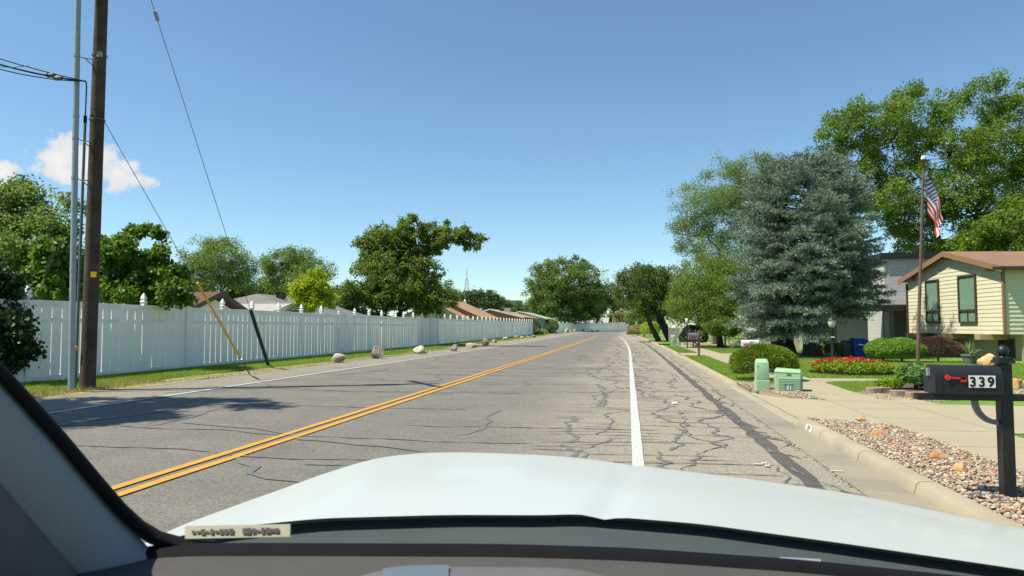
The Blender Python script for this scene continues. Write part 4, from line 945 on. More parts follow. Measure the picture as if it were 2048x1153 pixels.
MB().tube([o + Vector((-1.5, 0, 22)), o + Vector((1.5, 0, 22))], .08, 5).tube([o + Vector((0, -1.5, 22)), o + Vector((0, 1.5, 22))], .08, 5).build('antenna_frame', 'galv', ca)
for dx, dy in ((-1.5, -.5), (-.7, -1), (.3, -1.2), (1.0, -.8), (1.5, .2)): MB().box(o + Vector((dx, dy, 22.7)), (.35, .2, 2.0)).build('antenna', 'whitesteel', ca)
lp = thing('street_lamp', W(930, 655, 115), 'green post lamp with white globe behind the tan-roofed homes', 'street lamp'); o = ORG[lp.name]; o = Vector((o.x, o.y, .2)); lp.location = o; ORG[lp.name] = o
MB().tube([o, o + Vector((0, 0, 4.9))], .07, 8).build('post', 'greenmetal', lp); MB().lathe(o + Vector((0, 0, 4.9)), [(.08, 0), (.22, .15), (.26, .45), (.2, .7), (.05, .85)], 12).build('globe', 'lampglass', lp, smooth=True)

# ================================================================== TREES, left
tree('street_tree', (-16.8, 7.4, .05), [(-14.2, 9.0, 11.6, 1.5, 1.3, .9), (-15.4, 8.4, 11.2, 1.9, 1.9, 1.3), (-16.6, 7.4, 12.4, 2.0, 2.0, 1.5), (-14.6, 7.2, 10.4, 1.5, 1.5, 1.0), (-17.8, 8.6, 10.5, 1.6, 1.6, 1.2)], 'tall leafy tree behind the fence shading the road', 'tree', 'leaf_catalpa', .20, 1, 12, 9, 12, .22, .22, fork=9.0)
tree('broadleaf_tree', W(60, 655, 30) - Vector((0, 0, 1.35)), lob(30, [(40, 420, 62, 62), (110, 432, 45, 55), (-20, 470, 60, 60), (70, 500, 80, 60), (20, 560, 80, 50), (130, 520, 45, 45), (120, 575, 60, 40), (-70, 430, 70, 70)], 2), 'loose green tree behind the fence left of the wooden pole', 'tree', 'leaf_locust', .13, 2, 20, 10, 14, .22, .16, up=.4, barkm='darkbark')
tree('catalpa_tree', W(285, 655, 23.8) - Vector((0, 0, 1.35)), lob(22.9, [(285, 555, 62, 40), (222, 505, 24, 36), (262, 495, 22, 24), (338, 565, 36, 32, -.4), (228, 560, 36, 40), (288, 462, 16, 12), (312, 512, 18, 16), (345, 592, 30, 18, -.9), (175, 570, 40, 36), (275, 592, 60, 22, -.5), (270, 465, 9, 10), (318, 465, 9, 7)], 3), 'large-leaved catalpa hanging over the white fence behind the wooden pole', 'tree', 'leaf_catalpa', .125, 3, 14, 10, 9, .13, .08, aspect=.8, up=.2, subr=.5, barkm='darkbark', droop=.9)
tree('catalpa_tree', W(110, 655, 20.5) - Vector((0, 0, 1.35)), lob(20.5, [(90, 560, 45, 32), (130, 540, 40, 40), (60, 590, 40, 20), (140, 585, 45, 20), (100, 500, 26, 22)], 33), 'bright leafy shrub-tree over the fence left of the grey conduit', 'tree', 'leaf_catalpa', .16, 33, 12, 9, 8, .12, .07, aspect=.8, up=.2, droop=.7)
tree('locust_tree', W(440, 655, 52) - Vector((0, 0, 1.3)), lob(52, [(410, 510, 48, 30), (460, 520, 46, 34), (385, 545, 40, 26), (440, 550, 60, 28), (495, 555, 26, 32), (430, 492, 34, 14)], 4, 3), 'airy honey locust behind the fence between the two guy wires', 'tree', 'leaf_locust', .10, 4, 26, 9, 12, .26, .16, barkm='darkbark', up=.9)
tree('locust_tree', W(590, 655, 56) - Vector((0, 0, 1.3)), lob(56, [(570, 525, 52, 26), (600, 520, 44, 22), (635, 545, 32, 22), (560, 555, 45, 26), (610, 560, 40, 24)], 5, 3), 'honey locust behind the grey roof left of the yellow-green tree', 'tree', 'leaf_locust', .11, 5, 26, 10, 12, .26, .16, barkm='darkbark', up=.9)
tree('young_tree', W(622, 655, 36.5) - Vector((0, 0, 1.35)), lob(36.5, [(622, 580, 28, 28), (600, 585, 20, 20), (645, 590, 22, 22), (630, 560, 18, 20), (625, 608, 34, 16), (590, 576, 16, 8)], 6), 'small bright yellow-green tree in front of the grey roof', 'tree', 'leaf_yellow', .10, 6, 14, 9, 10, .13, .06)
IV = [(775, 480, 38, 32), (745, 498, 30, 30), (800, 465, 26, 26), (815, 445, 14, 14), (822, 438, 9, 10), (845, 480, 24, 34), (860, 470, 16, 20), (780, 530, 52, 42), (750, 545, 34, 36), (830, 520, 34, 40), (800, 580, 62, 44), (845, 560, 34, 40), (760, 590, 50, 36), (855, 600, 40, 30),
      (880, 475, 20, 18), (905, 475, 22, 14), (928, 470, 18, 15), (948, 478, 18, 14), (958, 492, 12, 14), (890, 492, 14, 12), (935, 492, 12, 10), (890, 450, 6, 14), (865, 498, 17, 18), (872, 480, 14, 14), (918, 481, 13, 10), (896, 480, 12, 12)]
tree('ivy_tree', W(800, 655, 52) - Vector((0, 0, 1.35)), lob(52, IV, 7, 1.6), 'ivy-smothered tree behind the fence with one arm reaching out', 'tree', 'leaf_ivy', .135, 7, 15, 9, 13, .17, .35, subr=.5, up=.3, aspect=.8, barkm='darkbark')
tree('broadleaf_tree', W(705, 655, 50) - Vector((0, 0, 1.35)), lob(50, [(700, 590, 26, 26), (715, 605, 24, 20), (690, 605, 20, 20)], 8), 'reddish-green small tree between the yellow-green tree and the ivy tree', 'tree', 'leaf_ivy', .13, 8, 14, 9, 12, .2, .1)
tree('broadleaf_tree', W(875, 655, 75) - Vector((0, 0, 1.3)), lob(75, [(870, 585, 34, 28), (890, 595, 26, 26), (850, 600, 30, 26)], 9), 'dense dark green tree behind the ivy tree', 'tree', 'leaf_maple', .16, 9, 22, 10, 12, .25, .2)
BG = [(455, 590, 46, 26, 66), (395, 590, 40, 26, 62), (510, 590, 40, 22, 68), (560, 592, 34, 20, 70), (660, 590, 34, 18, 75), (320, 580, 46, 30, 50)]
for i, (px, py, a, c, d) in enumerate(BG):
    tree('dark_tree', W(px, 655, d) - Vector((0, 0, 1.3)), lob(d, [(px - a * .4, py, a * .7, c), (px + a * .45, py + 3, a * .7, c * .9)], 100 + i), 'low dark green tree massed behind the rooftops', 'tree', 'leaf_dark', .2, 40 + i, 16, 9, 10, .28, .15, group='low trees behind the rooftops')
for i, (px, py, a, c) in enumerate([(922, 606, 20, 18), (945, 600, 18, 20), (966, 604, 16, 20), (985, 603, 16, 18), (1002, 612, 16, 16), (982, 592, 8, 8), (1040, 622, 22, 14), (900, 612, 18, 16)]):
    d = 190; tree('distant_tree', W(px, 655, d) - Vector((0, 0, .9)), lob(d, [(px - a * .3, py, a * .75, c), (px + a * .4, py + 4, a * .7, c * .8)], 120 + i), 'distant hazy green tree on the skyline below the lattice tower', 'tree', 'leaf_far', .42, 60 + i, 14, 9, 9, .6, .3, group='distant skyline trees')
tree('maple_tree', W(1128, 655, 168) - Vector((0, 0, 1.0)), lob(166, [(1130, 560, 60, 42), (1090, 575, 38, 46), (1165, 565, 42, 46), (1110, 600, 50, 36), (1160, 605, 46, 36), (1085, 612, 30, 30), (1135, 630, 55, 20), (1110, 535, 26, 18), (1160, 532, 26, 16), (1190, 600, 22, 30), (1070, 590, 24, 30), (1130, 585, 50, 40), (1175, 630, 34, 18), (1065, 625, 20, 16)], 10, 3), 'big rounded maple by the road beyond the end of the fence', 'tree', 'leaf_maple', .30, 10, 26, 11, 11, .42, .45, fork=3.0, subr=.36)
tree('maple_tree', W(1195, 655, 205) - Vector((0, 0, .95)), lob(205, [(1200, 590, 28, 24), (1222, 595, 22, 26), (1185, 605, 26, 24), (1215, 615, 28, 18)], 11, 3), 'darker maple with visible trunk standing behind the far fence', 'tree', 'leaf_dark', .36, 11, 22, 10, 10, .5, .5, fork=4.5)
def bush(name, c, r, n, label, leafm, size, seed, mode='leaf', cat='shrub', lumps=9, group=None, dense=.25, aspect=.5):
    rng = np.random.default_rng(seed); c = Vector(c); root = thing(name, c, label, cat, group)
    MB().tube([c - Vector((0, 0, .05)), c + Vector((0, 0, r[2] * .9))], [.05, .03], 5).build('stem', 'darkbark', root)
    d = sph(rng, n); d[:, 2] = np.where(d[:, 2] < -.55, -d[:, 2], d[:, 2]); lc = sph(rng, lumps * 3); lump = np.max(d @ lc.T, axis=1); rad = (.84 + .20 * (lump - .7) / .3) * rng.uniform(.72, 1.0, n) ** dense
    P = np.array(c) + np.array([0, 0, r[2] * .95]) + d * rad[:, None] * np.array(r)
    P = P[P[:, 2] > c.z + .02]; d = norm(P - np.array(c) - np.array([0, 0, r[2] * .9])); n = len(P)
    tone = np.clip((np.sin(P[:, 0] * 9 + seed) * np.cos(P[:, 1] * 8) * np.sin(P[:, 2] * 11 + 1)) * .5 + .5, 0, 1)
    if mode == 'shoot':
        dr = d * 1.0 + rng.normal(size=(n, 3)) * .45; dr[:, 2] += .35; leaves('foliage', P, size, leafm, root, rng, aspect, dirs=dr, lvbias=tone)
    else: leaves('foliage', P, size, leafm, root, rng, aspect, .4, outw=d * .8, lvbias=tone)
    return root
q = W(1100, 655, 128); q.z = rise(128) + .0
bush('round_bush', q, (1.55, 1.5, 1.35), 5000, 'round clipped green bush at the end of the white fence', 'leaf_juniper', .17, 70)
q = W(1085, 655, 124); q.z = rise(124); bush('low_bush', q, (.9, .8, .35), 900, 'low leafy plant beside the round bush', 'leaf_hedge', .16, 71)
q = W(1072, 655, 122); q.z = rise(122); bush('dark_bush', q, (.8, .8, 1.2), 1500, 'dark bush just past the last fence post', 'leaf_dark', .17, 72)
# vine draped over the near end of the fence
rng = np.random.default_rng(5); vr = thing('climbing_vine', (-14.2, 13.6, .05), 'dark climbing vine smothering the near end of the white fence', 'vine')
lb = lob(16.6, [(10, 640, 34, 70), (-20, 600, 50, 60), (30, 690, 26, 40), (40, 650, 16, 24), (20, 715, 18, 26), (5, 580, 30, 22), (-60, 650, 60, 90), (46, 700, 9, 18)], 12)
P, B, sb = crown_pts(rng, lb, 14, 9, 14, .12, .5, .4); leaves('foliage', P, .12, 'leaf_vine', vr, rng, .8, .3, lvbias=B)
b = MB()
for s_ in sb[0][:8]: b.tube([(-14.3, 13.5, .0), Vector(s_) * .5 + Vector((-7.1, 6.8, .6)), Vector(s_)], [.03, .02, .01], 5)
b.build('stem', 'darkbark', vr)

# ================================================================== TREES, right
tree('cottonwood_tree', W(1930, 655, 56) - Vector((0, 0, 1.3)), lob(56, [(1750, 250, 80, 60), (1700, 265, 55, 45), (1830, 230, 70, 50), (1980, 200, 62, 48), (2040, 240, 60, 60), (1900, 300, 90, 70), (1790, 320, 70, 60), (2000, 320, 80, 60), (1700, 330, 50, 40), (1850, 400, 90, 60), (1960, 420, 90, 60), (2060, 400, 60, 70), (1780, 420, 50, 60), (2040, 480, 60, 40), (1880, 480, 100, 40), (2120, 300, 80, 100)], 13, 5), 'huge green cottonwood towering behind the cream house', 'tree', 'leaf_cotton', .155, 13, 26, 13, 15, .27, .55, fork=6.5, subr=.40, shell=.6)
tree('dark_tree', W(2030, 655, 48) - Vector((0, 0, 1.3)), lob(48, [(2010, 470, 60, 40), (2080, 440, 70, 70), (1960, 490, 50, 30)], 14, 3), 'dark green tree close behind the brown roof', 'tree', 'leaf_cotton', .2, 14, 20, 10, 11, .28, .3, fork=3.5)
tree('elm_tree', W(1432, 655, 52) - Vector((0, 0, 1.3)), lob(52, [(1450, 370, 48, 50), (1400, 410, 46, 50), (1450, 440, 60, 60), (1385, 470, 44, 50), (1520, 350, 50, 40), (1500, 400, 50, 60), (1440, 500, 55, 50), (1550, 330, 30, 24)], 15, 4), 'tall feathery elm with airy pale crown left of the spruce', 'tree', 'leaf_elm', .125, 15, 32, 12, 12, .26, .24, fork=3.6, subr=.34, aspect=.35, droop=.6, nlimb=6)
tree('elm_tree', W(1440, 655, 46) - Vector((0, 0, 1.3)), lob(46, [(1400, 555, 60, 40), (1440, 590, 60, 44), (1380, 600, 48, 36), (1420, 625, 60, 26), (1460, 560, 40, 50), (1360, 620, 30, 28)], 16, 2.5), 'drooping green elm crown over the grey mailbox lawn', 'tree', 'leaf_elmlow', .12, 16, 32, 12, 12, .26, .2, fork=2.2, aspect=.35, droop=.9, barkm='darkbark', nlimb=7)
B3 = G(1318, 684, .1); B3.z = rise(B3.y) + .08
tree('leaning_tree', B3, lob(66, [(1290, 575, 50, 34), (1330, 570, 34, 34), (1265, 590, 30, 26), (1300, 610, 55, 26), (1340, 610, 40, 26), (1255, 560, 22, 18), (1320, 548, 26, 16), (1280, 545, 26, 14)], 17, 3), 'dark leaning twin-trunked tree at the curb by the street sign', 'tree', 'leaf_dark', .17, 17, 24, 10, 11, .28, .24, fork=3.0, lean=(-1.2, 0), barkm='darkbark', trunks=[(-.1, 0), (.9, .5), (1.3, .4)], aspect=.5)
tree('dark_tree', W(1500, 655, 76) - Vector((0, 0, 1.25)), lob(76, [(1480, 560, 60, 60), (1540, 560, 60, 60), (1440, 610, 50, 36), (1400, 610, 40, 30)], 18, 3), 'dark background tree behind the feathery elms', 'tree', 'leaf_dark', .24, 18, 20, 10, 10, .35, .3)
for i, (px, py, a, c, d, lm) in enumerate([(1245, 640, 22, 14, 240, 'leaf_farbrown'), (1275, 632, 24, 22, 190, 'leaf_maple'), (1262, 618, 30, 24, 260, 'leaf_dark'), (1300, 645, 24, 16, 120, 'leaf_elmlow')]):
    tree('distant_tree', W(px, 655, d) - Vector((0, 0, .9)), lob(d, [(px - a * .3, py, a * .7, c), (px + a * .4, py + 2, a * .7, c * .85)], 140 + i), ['brownish scrub past the end of the far fence', 'green tree beyond the street sign', 'dark distant tree where the road bends away', 'green bushy tree behind the street sign'][i], 'tree', lm, .006 * d / 3, 80 + i, 14, 9, 9, .003 * d, .12)
for i, (px, py, a, c, d) in enumerate([(1060, 640, 40, 16, 235), (1120, 640, 44, 18, 250), (1180, 640, 44, 18, 262), (1225, 643, 30, 15, 250)]):
    tree('distant_tree', W(px, 655, d) - Vector((0, 0, .9)), lob(d, [(px - a * .45, py, a * .6, c), (px + a * .45, py + 1, a * .6, c)], 160 + i), 'dark tree mass seen under the maple beyond the far fence', 'tree', 'leaf_dark', .55, 90 + i, 14, 9, 9, .8, .3, group='trees beyond the far fence')
tree('low_tree', W(1450, 655, 44) - Vector((0, 0, 1.3)), lob(44, [(1445, 655, 34, 16), (1470, 660, 20, 14), (1425, 655, 20, 14)], 19), 'small green garden tree behind the chain-link fence', 'tree', 'leaf_elmlow', .1, 19, 14, 9, 10, .16, .06, fork=.9)

# ---- blue spruce
def spruce(base, H, Rm, seed, label):
    rng = np.random.default_rng(seed); base = Vector(base); root = thing('blue_spruce', base, label, 'tree')
    t = MB(); t.tube([base - Vector((0, 0, .1)), base + Vector((0, 0, .12)), base + Vector((0, 0, .8)), base + Vector((0, 0, H * .5)), base + Vector((0, 0, H * .97))], [.58, .44, .36, .2, .03], 12)
    t.tube([base + Vector((-1.1, 2.2, -.1)), base + Vector((-1.0, 2.1, 2.5))], [.34, .22], 8); t.tube([base + Vector((-.3, 2.8, -.1)), base + Vector((-1.0, 2.4, 2.5))], [.3, .2], 8)
    C = []; D = []; T = []
    lev = 1.5
    while lev < H - .1:
        f = (lev - 1.0) / (H - 1.0); prof = np.interp(f, [0, .08, .2, .4, .6, .78, .9, 1], [.78, .93, 1.0, .98, .88, .70, .50, .16]); nb = int(7 + 10 * prof); a0 = rng.uniform(0, 6.28)
        for k in range(nb):
            a = a0 + 6.283 * k / nb + rng.normal() * .16; lump = math.sin(a * 3 + lev * 2.1) * math.sin(lev * 2.9 + a) + .6 * math.sin(a * 5 - lev * 3.7); Lb = Rm * prof * (rng.uniform(.70, 1.06) + .13 * lump); tone = rng.uniform(.0, 1)
            if math.cos(a) > .2: Lb *= .91
            if lev < 2.35 and math.cos(a) > -.15: continue
            lo = 1.55 if lev < 2.4 and math.sin(a) < .2 else 0
            el = np.interp(f, [0, .5, 1], [-.16, .05, .55]) + rng.normal() * .07; o3 = np.array(base) + np.array([0, 0, lev]); pts = []
            ns = 6
            for s in range(ns + 1):
                r_ = Lb * s / ns; zz = r_ * math.tan(el) - .05 * (r_ ** 1.5) * (1 - f) + .10 * max(0, s / ns - .65) * Lb; pts.append(o3 + np.array([math.cos(a) * r_, math.sin(a) * r_, zz]))
            t.tube([Vector(p) for p in pts], [.045 * (1 - f * .6) * (1 - .85 * s / ns) + .004 for s in range(ns + 1)], 4, cap=False)
            ax = np.array([math.cos(a), math.sin(a), 0]); sd = np.array([-math.sin(a), math.cos(a), 0])
            m_ = max(4, int(Lb * 7))
            for j in range(m_):
                u = .34 + .66 * (j + rng.uniform()) / m_; pi_ = u * ns; i0 = min(ns - 1, int(pi_)); p = pts[i0] * (1 - (pi_ - i0)) + pts[i0 + 1] * (pi_ - i0)
                for sgn in (-1, 1):
                    tw_ = (1.08 - u) * .55 * Lb * rng.uniform(.5, 1.1) + .12; dr = ax * .75 + sd * sgn * rng.uniform(.6, 1.1) + np.array([0, 0, rng.normal() * .18 - .05]); dr /= np.linalg.norm(dr); ks = max(2, int(tw_ / .105))
                    for q in range(ks):
                        c = p + dr * tw_ * (q + .6) / ks + np.array([0, 0, -.12 * ((q + .6) / ks) ** 2 * tw_]); hang = -.35 * rng.uniform() 
                        for w in range(4):
                            C.append(c + rng.normal(size=3) * .03); D.append(dr * .7 + np.array([rng.normal() * .6, rng.normal() * .6, rng.normal() * .5 + (.65 if w < 3 else hang)])); T.append(tone * .7 + .3 * u)
        lev += rng.uniform(.24, .34)
    t.build('trunk', 'bark', root, smooth=2); C = np.array(C); D = np.array(D)
    leaves('crown', C + norm(D) * .04, .165, 'leaf_spruce', root, rng, .19, dirs=D, lvbias=np.array(T), var=.3)
    return root
SB = G(1625, 713, .1); SB.z = .09
spruce(SB, 9.0, 3.75, 21, 'large blue spruce with thick trunk behind the red flower bed')

# ================================================================== SHRUBS and beds, right
q = G(1533, 764, .09); bush('juniper_shrub', (q.x, q.y + .35, .08), (.80, .80, .46), 17000, 'spreading bright green juniper shrub behind the green utility pedestal', 'leaf_juniper', .085, 30, 'shoot', dense=.5, aspect=.22)
q = G(1812, 726, .1); bush('clipped_hedge', (q.x, q.y + .4, .09), (.86, .80, .47), 15000, 'clipped bright green hedge shrub before the cream house', 'leaf_hedge', .06, 31, dense=.3)
q = G(1790, 724, .1); bush('clipped_hedge', (q.x - .1, q.y + 1.0, .09), (.65, .7, .45), 9000, 'clipped green shrub pressed against the hedge by the carport', 'leaf_hedge', .06, 32, dense=.3)
q = G(1888, 726, .1); bush('barberry_shrub', (q.x, q.y + .5, .09), (.93, .8, .50), 13000, 'purple-brown barberry shrub under the house beams', 'leaf_barberry', .05, 34, 'shoot', aspect=.5, dense=.7)
for k, (px, s_) in enumerate(((1668, .42), (1682, .46), (1692, .38))):
    q = G(px, 712, .1); bush('walk_shrub', (q.x, q.y + .4 * k, .09), (s_, s_, .3), 2600, 'small green shrub lining the neighbour walk by the bins', 'leaf_hedge', .06, 35 + k, group='shrubs by the bins')
q = G(1652, 706, .1); bush('walk_shrub', (q.x, q.y + 1, .09), (.35, .4, .32), 1600, 'dark small shrub behind the lamp post', 'leaf_maple', .06, 39)
# red flower bed
FB = Vector((6.25, 21.6, .09)); rng = np.random.default_rng(41)
fb = thing('flower_bed', FB, 'oval bed of red flowers over bright green leaves around the lamp post', 'flower bed')
ell = [(FB.x + 1.08 * math.cos(k * .262), FB.y + 1.15 * math.sin(k * .262)) for k in range(24)]
MB().prism(ell, .06, .125).build('soil', 'soil', fb)
b = MB()
for k in range(24):
    p0, p1 = ell[k], ell[(k + 1) % 24]; b.tube([(p0[0], p0[1], .14), (p1[0], p1[1], .14)], .025, 5)
b.build('edging', 'blackplastic', fb)
xy = inpts(rng, [(FB.x + (x - FB.x) * .97, FB.y + (y - FB.y) * .97) for x, y in ell], 9000); rr = np.hypot((xy[:, 0] - FB.x) / 1.08, (xy[:, 1] - FB.y) / 1.15); hh = .30 * np.sqrt(np.clip(1 - rr ** 3, 0, 1)) + .08
zz = .12 + hh * rng.uniform(.35, 1, 9000) + .03 * np.sin(xy[:, 0] * 14) * np.cos(xy[:, 1] * 12)
leaves('foliage', np.column_stack([xy, zz]), .065, 'leaf_flowers', fb, rng, .6, .8)
n = 330; xy = inpts(rng, ell, n); rr = np.hypot((xy[:, 0] - FB.x) / 1.08, (xy[:, 1] - FB.y) / 1.15); keep = (rng.uniform(size=n) < np.clip(.38 + (xy[:, 1] - FB.y) * .55, .12, 1)); xy = xy[keep]; rr = rr[keep]; zz = .16 + .30 * np.sqrt(np.clip(1 - rr ** 3, 0, 1)) + rng.uniform(0, .07, len(xy))
P = np.repeat(np.column_stack([xy, zz]), 16, 0) + rng.normal(size=(len(xy) * 16, 3)) * np.array([.028, .028, .018]); o = leaves('blossoms', P, .05, 'petal', fb, rng, .9, .6, lvbias=np.repeat(rng.uniform(size=len(xy)), 16)); o['kind'] = 'stuff'
rock('boulder', (6.0, 21.7, .30), (.40, .3, .28), 'tanrock', 91, 'pale tan rock set among the red flowers', 'rock')
# lamp post
LPp = Vector((6.05, 22.9, .1)); px_ = None
q = W(1664, 655, 23.6); LPp = Vector((q.x, q.y, .1)); lamp = thing('lamp_post', LPp, 'black lamp post with glass lantern rising from the red flowers', 'lamp post')
MB().lathe(LPp, [(.075, 0), (.075, .12), (.048, .16), (.048, 1.18), (.06, 1.2), (.06, 1.24), (.04, 1.26), (.04, 1.30)], 12).build('post', 'blackmetal', lamp, smooth=True)
MB().lathe(LPp + Vector((0, 0, 1.30)), [(.05, 0), (.10, .05), (.125, .14), (.12, .24)], 12).build('globe', 'lampglass', lamp, smooth=True)
MB().lathe(LPp + Vector((0, 0, 1.54)), [(.15, 0), (.14, .03), (.06, .10), (.02, .13), (.015, .2), (.003, .23)], 12).build('lantern_cap', 'blackmetal', lamp, smooth=True)
MB().box(LPp + Vector((.0, -.055, .98)), (.11, .012, .035)).build('name_plate', 'tile', lamp)
# flagpole and flag
FPb = G(1834, 776, YZ); fp = thing('flagpole', FPb, 'brown steel flagpole with white ball top in the block-edged bed', 'flagpole')
HF = 4.92
rx_ = Vector(CR.col[0]); rx_.z = 0; rx_.normalize(); LN = rx_ * .30
MB().tube([FPb - Vector((0, 0, .05)), FPb + LN * .4 + Vector((0, 0, 2.0)), FPb + LN + Vector((0, 0, HF))], [.038, .034, .026], 12).build('pole', 'brownmetal', fp, smooth=True)
MB().lathe(FPb + LN + Vector((0, 0, HF)), [(.03, 0), (.12, .02), (.13, .035), (.03, .05)], 16).build('solar_ring', 'brownmetal', fp, smooth=True)
MB().lathe(FPb + LN + Vector((0, 0, HF + .05)), [(.02, 0), (.05, .02), (.055, .05), (.04, .085), (.004, .1)], 12).build('ball', 'ballglobe', fp, smooth=True)
MB().tube([FPb + LN * .16 + Vector((.05, -.03, .8)), FPb + LN + Vector((.04, -.03, HF - .05))], .0022, 4).build('halyard', 'mailgrey', fp)
# flag: hangs limp from the hoist in folds, striped by its own cloth pattern
m = bpy.data.materials.new('flagcloth'); m.use_nodes = True; t = m.node_tree; t.nodes.clear(); M['flagcloth'] = m
o_ = nd(t, 'ShaderNodeOutputMaterial'); pr = nd(t, 'ShaderNodeBsdfPrincipled'); pr.inputs['Roughness'].default_value = .8
uvn = nd(t, 'ShaderNodeTexCoord'); sp = nd(t, 'ShaderNodeSeparateXYZ'); t.links.new(uvn.outputs['UV'], sp.inputs[0]); U, Vv = sp.outputs[0], sp.outputs[1]
odd = mm('MODULO', mm('FLOOR', mm('MULTIPLY', Vv, 13, tree=t), tree=t), 2, tree=t)
stp = nd(t, 'ShaderNodeMix', data_type='RGBA'); t.links.new(odd, stp.inputs['Factor']); stp.inputs['A'].default_value = (.62, .008, .02, 1); stp.inputs['B'].default_value = (.78, .77, .74, 1)
can = mm('MULTIPLY', mm('LESS_THAN', U, .40, tree=t), mm('GREATER_THAN', Vv, 6 / 13, tree=t), tree=t)
row = mm('MULTIPLY', mm('SUBTRACT', Vv, 6 / 13, tree=t), 13 * 9 / 7, tree=t); off = mm('MULTIPLY', mm('MODULO', mm('FLOOR', row, tree=t), 2, tree=t), .5, tree=t)
fu = mm('SUBTRACT', mm('FRACT', mm('ADD', mm('MULTIPLY', U, 5.5 / .4, tree=t), off, tree=t), tree=t), .5, tree=t); fv = mm('SUBTRACT', mm('FRACT', row, tree=t), .5, tree=t)
star = mm('LESS_THAN', mm('ADD', mm('MULTIPLY', fu, fu, tree=t), mm('MULTIPLY', fv, fv, tree=t), tree=t), .085, tree=t)
bl = nd(t, 'ShaderNodeMix', data_type='RGBA'); t.links.new(star, bl.inputs['Factor']); bl.inputs['A'].default_value = (.012, .028, .19, 1); bl.inputs['B'].default_value = (.8, .8, .8, 1)
fc = nd(t, 'ShaderNodeMix', data_type='RGBA'); t.links.new(can, fc.inputs['Factor']); t.links.new(stp.outputs['Result'], fc.inputs['A']); t.links.new(bl.outputs['Result'], fc.inputs['B']); t.links.new(fc.outputs['Result'], pr.inputs['Base Color'])
tl_ = nd(t, 'ShaderNodeBsdfTranslucent'); t.links.new(fc.outputs['Result'], tl_.inputs[0]); mxs = nd(t, 'ShaderNodeMixShader'); mxs.inputs[0].default_value = .3; t.links.new(pr.outputs[0], mxs.inputs[1]); t.links.new(tl_.outputs[0], mxs.inputs[2]); t.links.new(mxs.outputs[0], o_.inputs[0])
b = MB(); NU, NV = 40, 28; top = FPb + LN * .95 + Vector((.035, -.03, HF - .28)); rx_ = Vector(CR.col[0]); rx_.z = 0; rx_.normalize(); fwd_ = Vector((-rx_.y, rx_.x, 0)); uvs = []
for i in range(NU + 1):
    for j in range(NV + 1):
        u, v = i / NU, j / NV          # u along the fly, v down the hoist
        x = .02 + .36 * (1 - math.exp(-2.4 * u)) * (1 - .35 * v) * (1 - .2 * u * v); zz = -v * .86 * (1 - .45 * u) - .92 * u ** .92 - .04 * u * math.sin(v * 9)
        fold = .045 * u * math.sin(v * 17 + u * 4) + .05 * u * math.sin(u * 9 + v * 3)
        b.v.append(top + rx_ * (x + .018 * math.sin(v * 13 + u * 5) * u) + fwd_ * fold + Vector((0, 0, zz))); uvs.append((u, 1 - v))
for i in range(NU):
    for j in range(NV): q = i * (NV + 1) + j; b.f.append((q, q + 1, q + NV + 2, q + NV + 1))
fo = b.build('flag', 'flagcloth', smooth=2); uvl = fo.data.uv_layers.new(name='UVMap')
for lo_ in fo.data.loops: uvl.data[lo_.index].uv = uvs[lo_.vertex_index]
tag(fo, 'striped red and white flag with starred blue corner hanging limp from the flagpole', 'flag')
# block ring round the flagpole bed, with plants
blk = thing('block_edging', (FPb.x, FPb.y, YZ), 'curved row of reddish concrete edging blocks round the flagpole bed', 'edging')
BP = [(1752, 788), (1772, 787), (1801, 794), (1832, 798), (1862, 798), (1890, 797), (1919, 796), (1948, 794)]
for i, (x, y) in enumerate(BP):
    q = G(x, y, YZ); an = R(-8 - 7 * (i - 3)); w = .155
    pl = [(-w, -.07), (-w * .5, -.115), (w * .5, -.115), (w, -.07), (w * .8, .10), (-w * .8, .10)]
    pl = [(q.x + math.cos(an) * a_ - math.sin(an) * c_, q.y + .1 + math.sin(an) * a_ + math.cos(an) * c_) for a_, c_ in pl]
    MB().prism(pl, YZ - .03, YZ + .115).build('block', 'paverred', blk, bevel=.012)
MB().prism([tuple(G(x, y, YZ).xy) for x, y in ((1755, 783), (1800, 789), (1835, 793), (1890, 792), (1950, 789), (1930, 776), (1850, 772), (1790, 775))], YZ - .03, YZ + .07).build('bed_soil', 'soil', blk)
for i, (px, py, a_, c_, n, lm, lb_) in enumerate([(1832, 786, .34, .28, 2600, 'leaf_ground', 'leafy blue-green plant climbing the foot of the flagpole'), (1780, 785, .26, .11, 1100, 'leaf_flowers', 'low yellow-green plant at the bed corner'), (1860, 787, .22, .16, 900, 'leaf_ground', 'small leafy plant right of the flagpole'), (1885, 786, .30, .16, 1200, 'leaf_ground', 'small leafy plant beside the black mailbox bed')]):
    q = G(px, py, YZ); bush('bed_plant', (q.x, q.y, YZ + .06), (a_, a_, c_), n, lb_, lm, .07, 300 + i, cat='plant', aspect=.7, dense=.7)
# pot with yucca, boulders before the house
q = G(1940, 730, .1); pot = thing('plant_pot', q, 'dark clay pot with spiky yucca before the brick base', 'pot')
MB().lathe(q, [(.17, -.02), (.24, .30), (.27, .31), (.27, .37), (.24, .37), (.22, .32)], 16).build('pot', 'terracotta', pot, smooth=True)
rng = np.random.default_rng(9); b = MB()
for k in range(46):
    a_ = rng.uniform(0, 6.28); e_ = rng.uniform(.35, 1.45); ln = rng.uniform(.4, .62); d_ = Vector((math.cos(a_) * math.cos(e_), math.sin(a_) * math.cos(e_), math.sin(e_))); s_ = Vector((-math.sin(a_), math.cos(a_), 0)) * .02; o3 = q + Vector((0, 0, .34))
    b.add([o3 - s_, o3 + s_, o3 + d_ * ln * .6 + s_ * .8, o3 + d_ * ln + Vector((0, 0, -.08 * math.cos(e_))), o3 + d_ * ln * .6 - s_ * .8], [(0, 1, 2, 3, 4)])
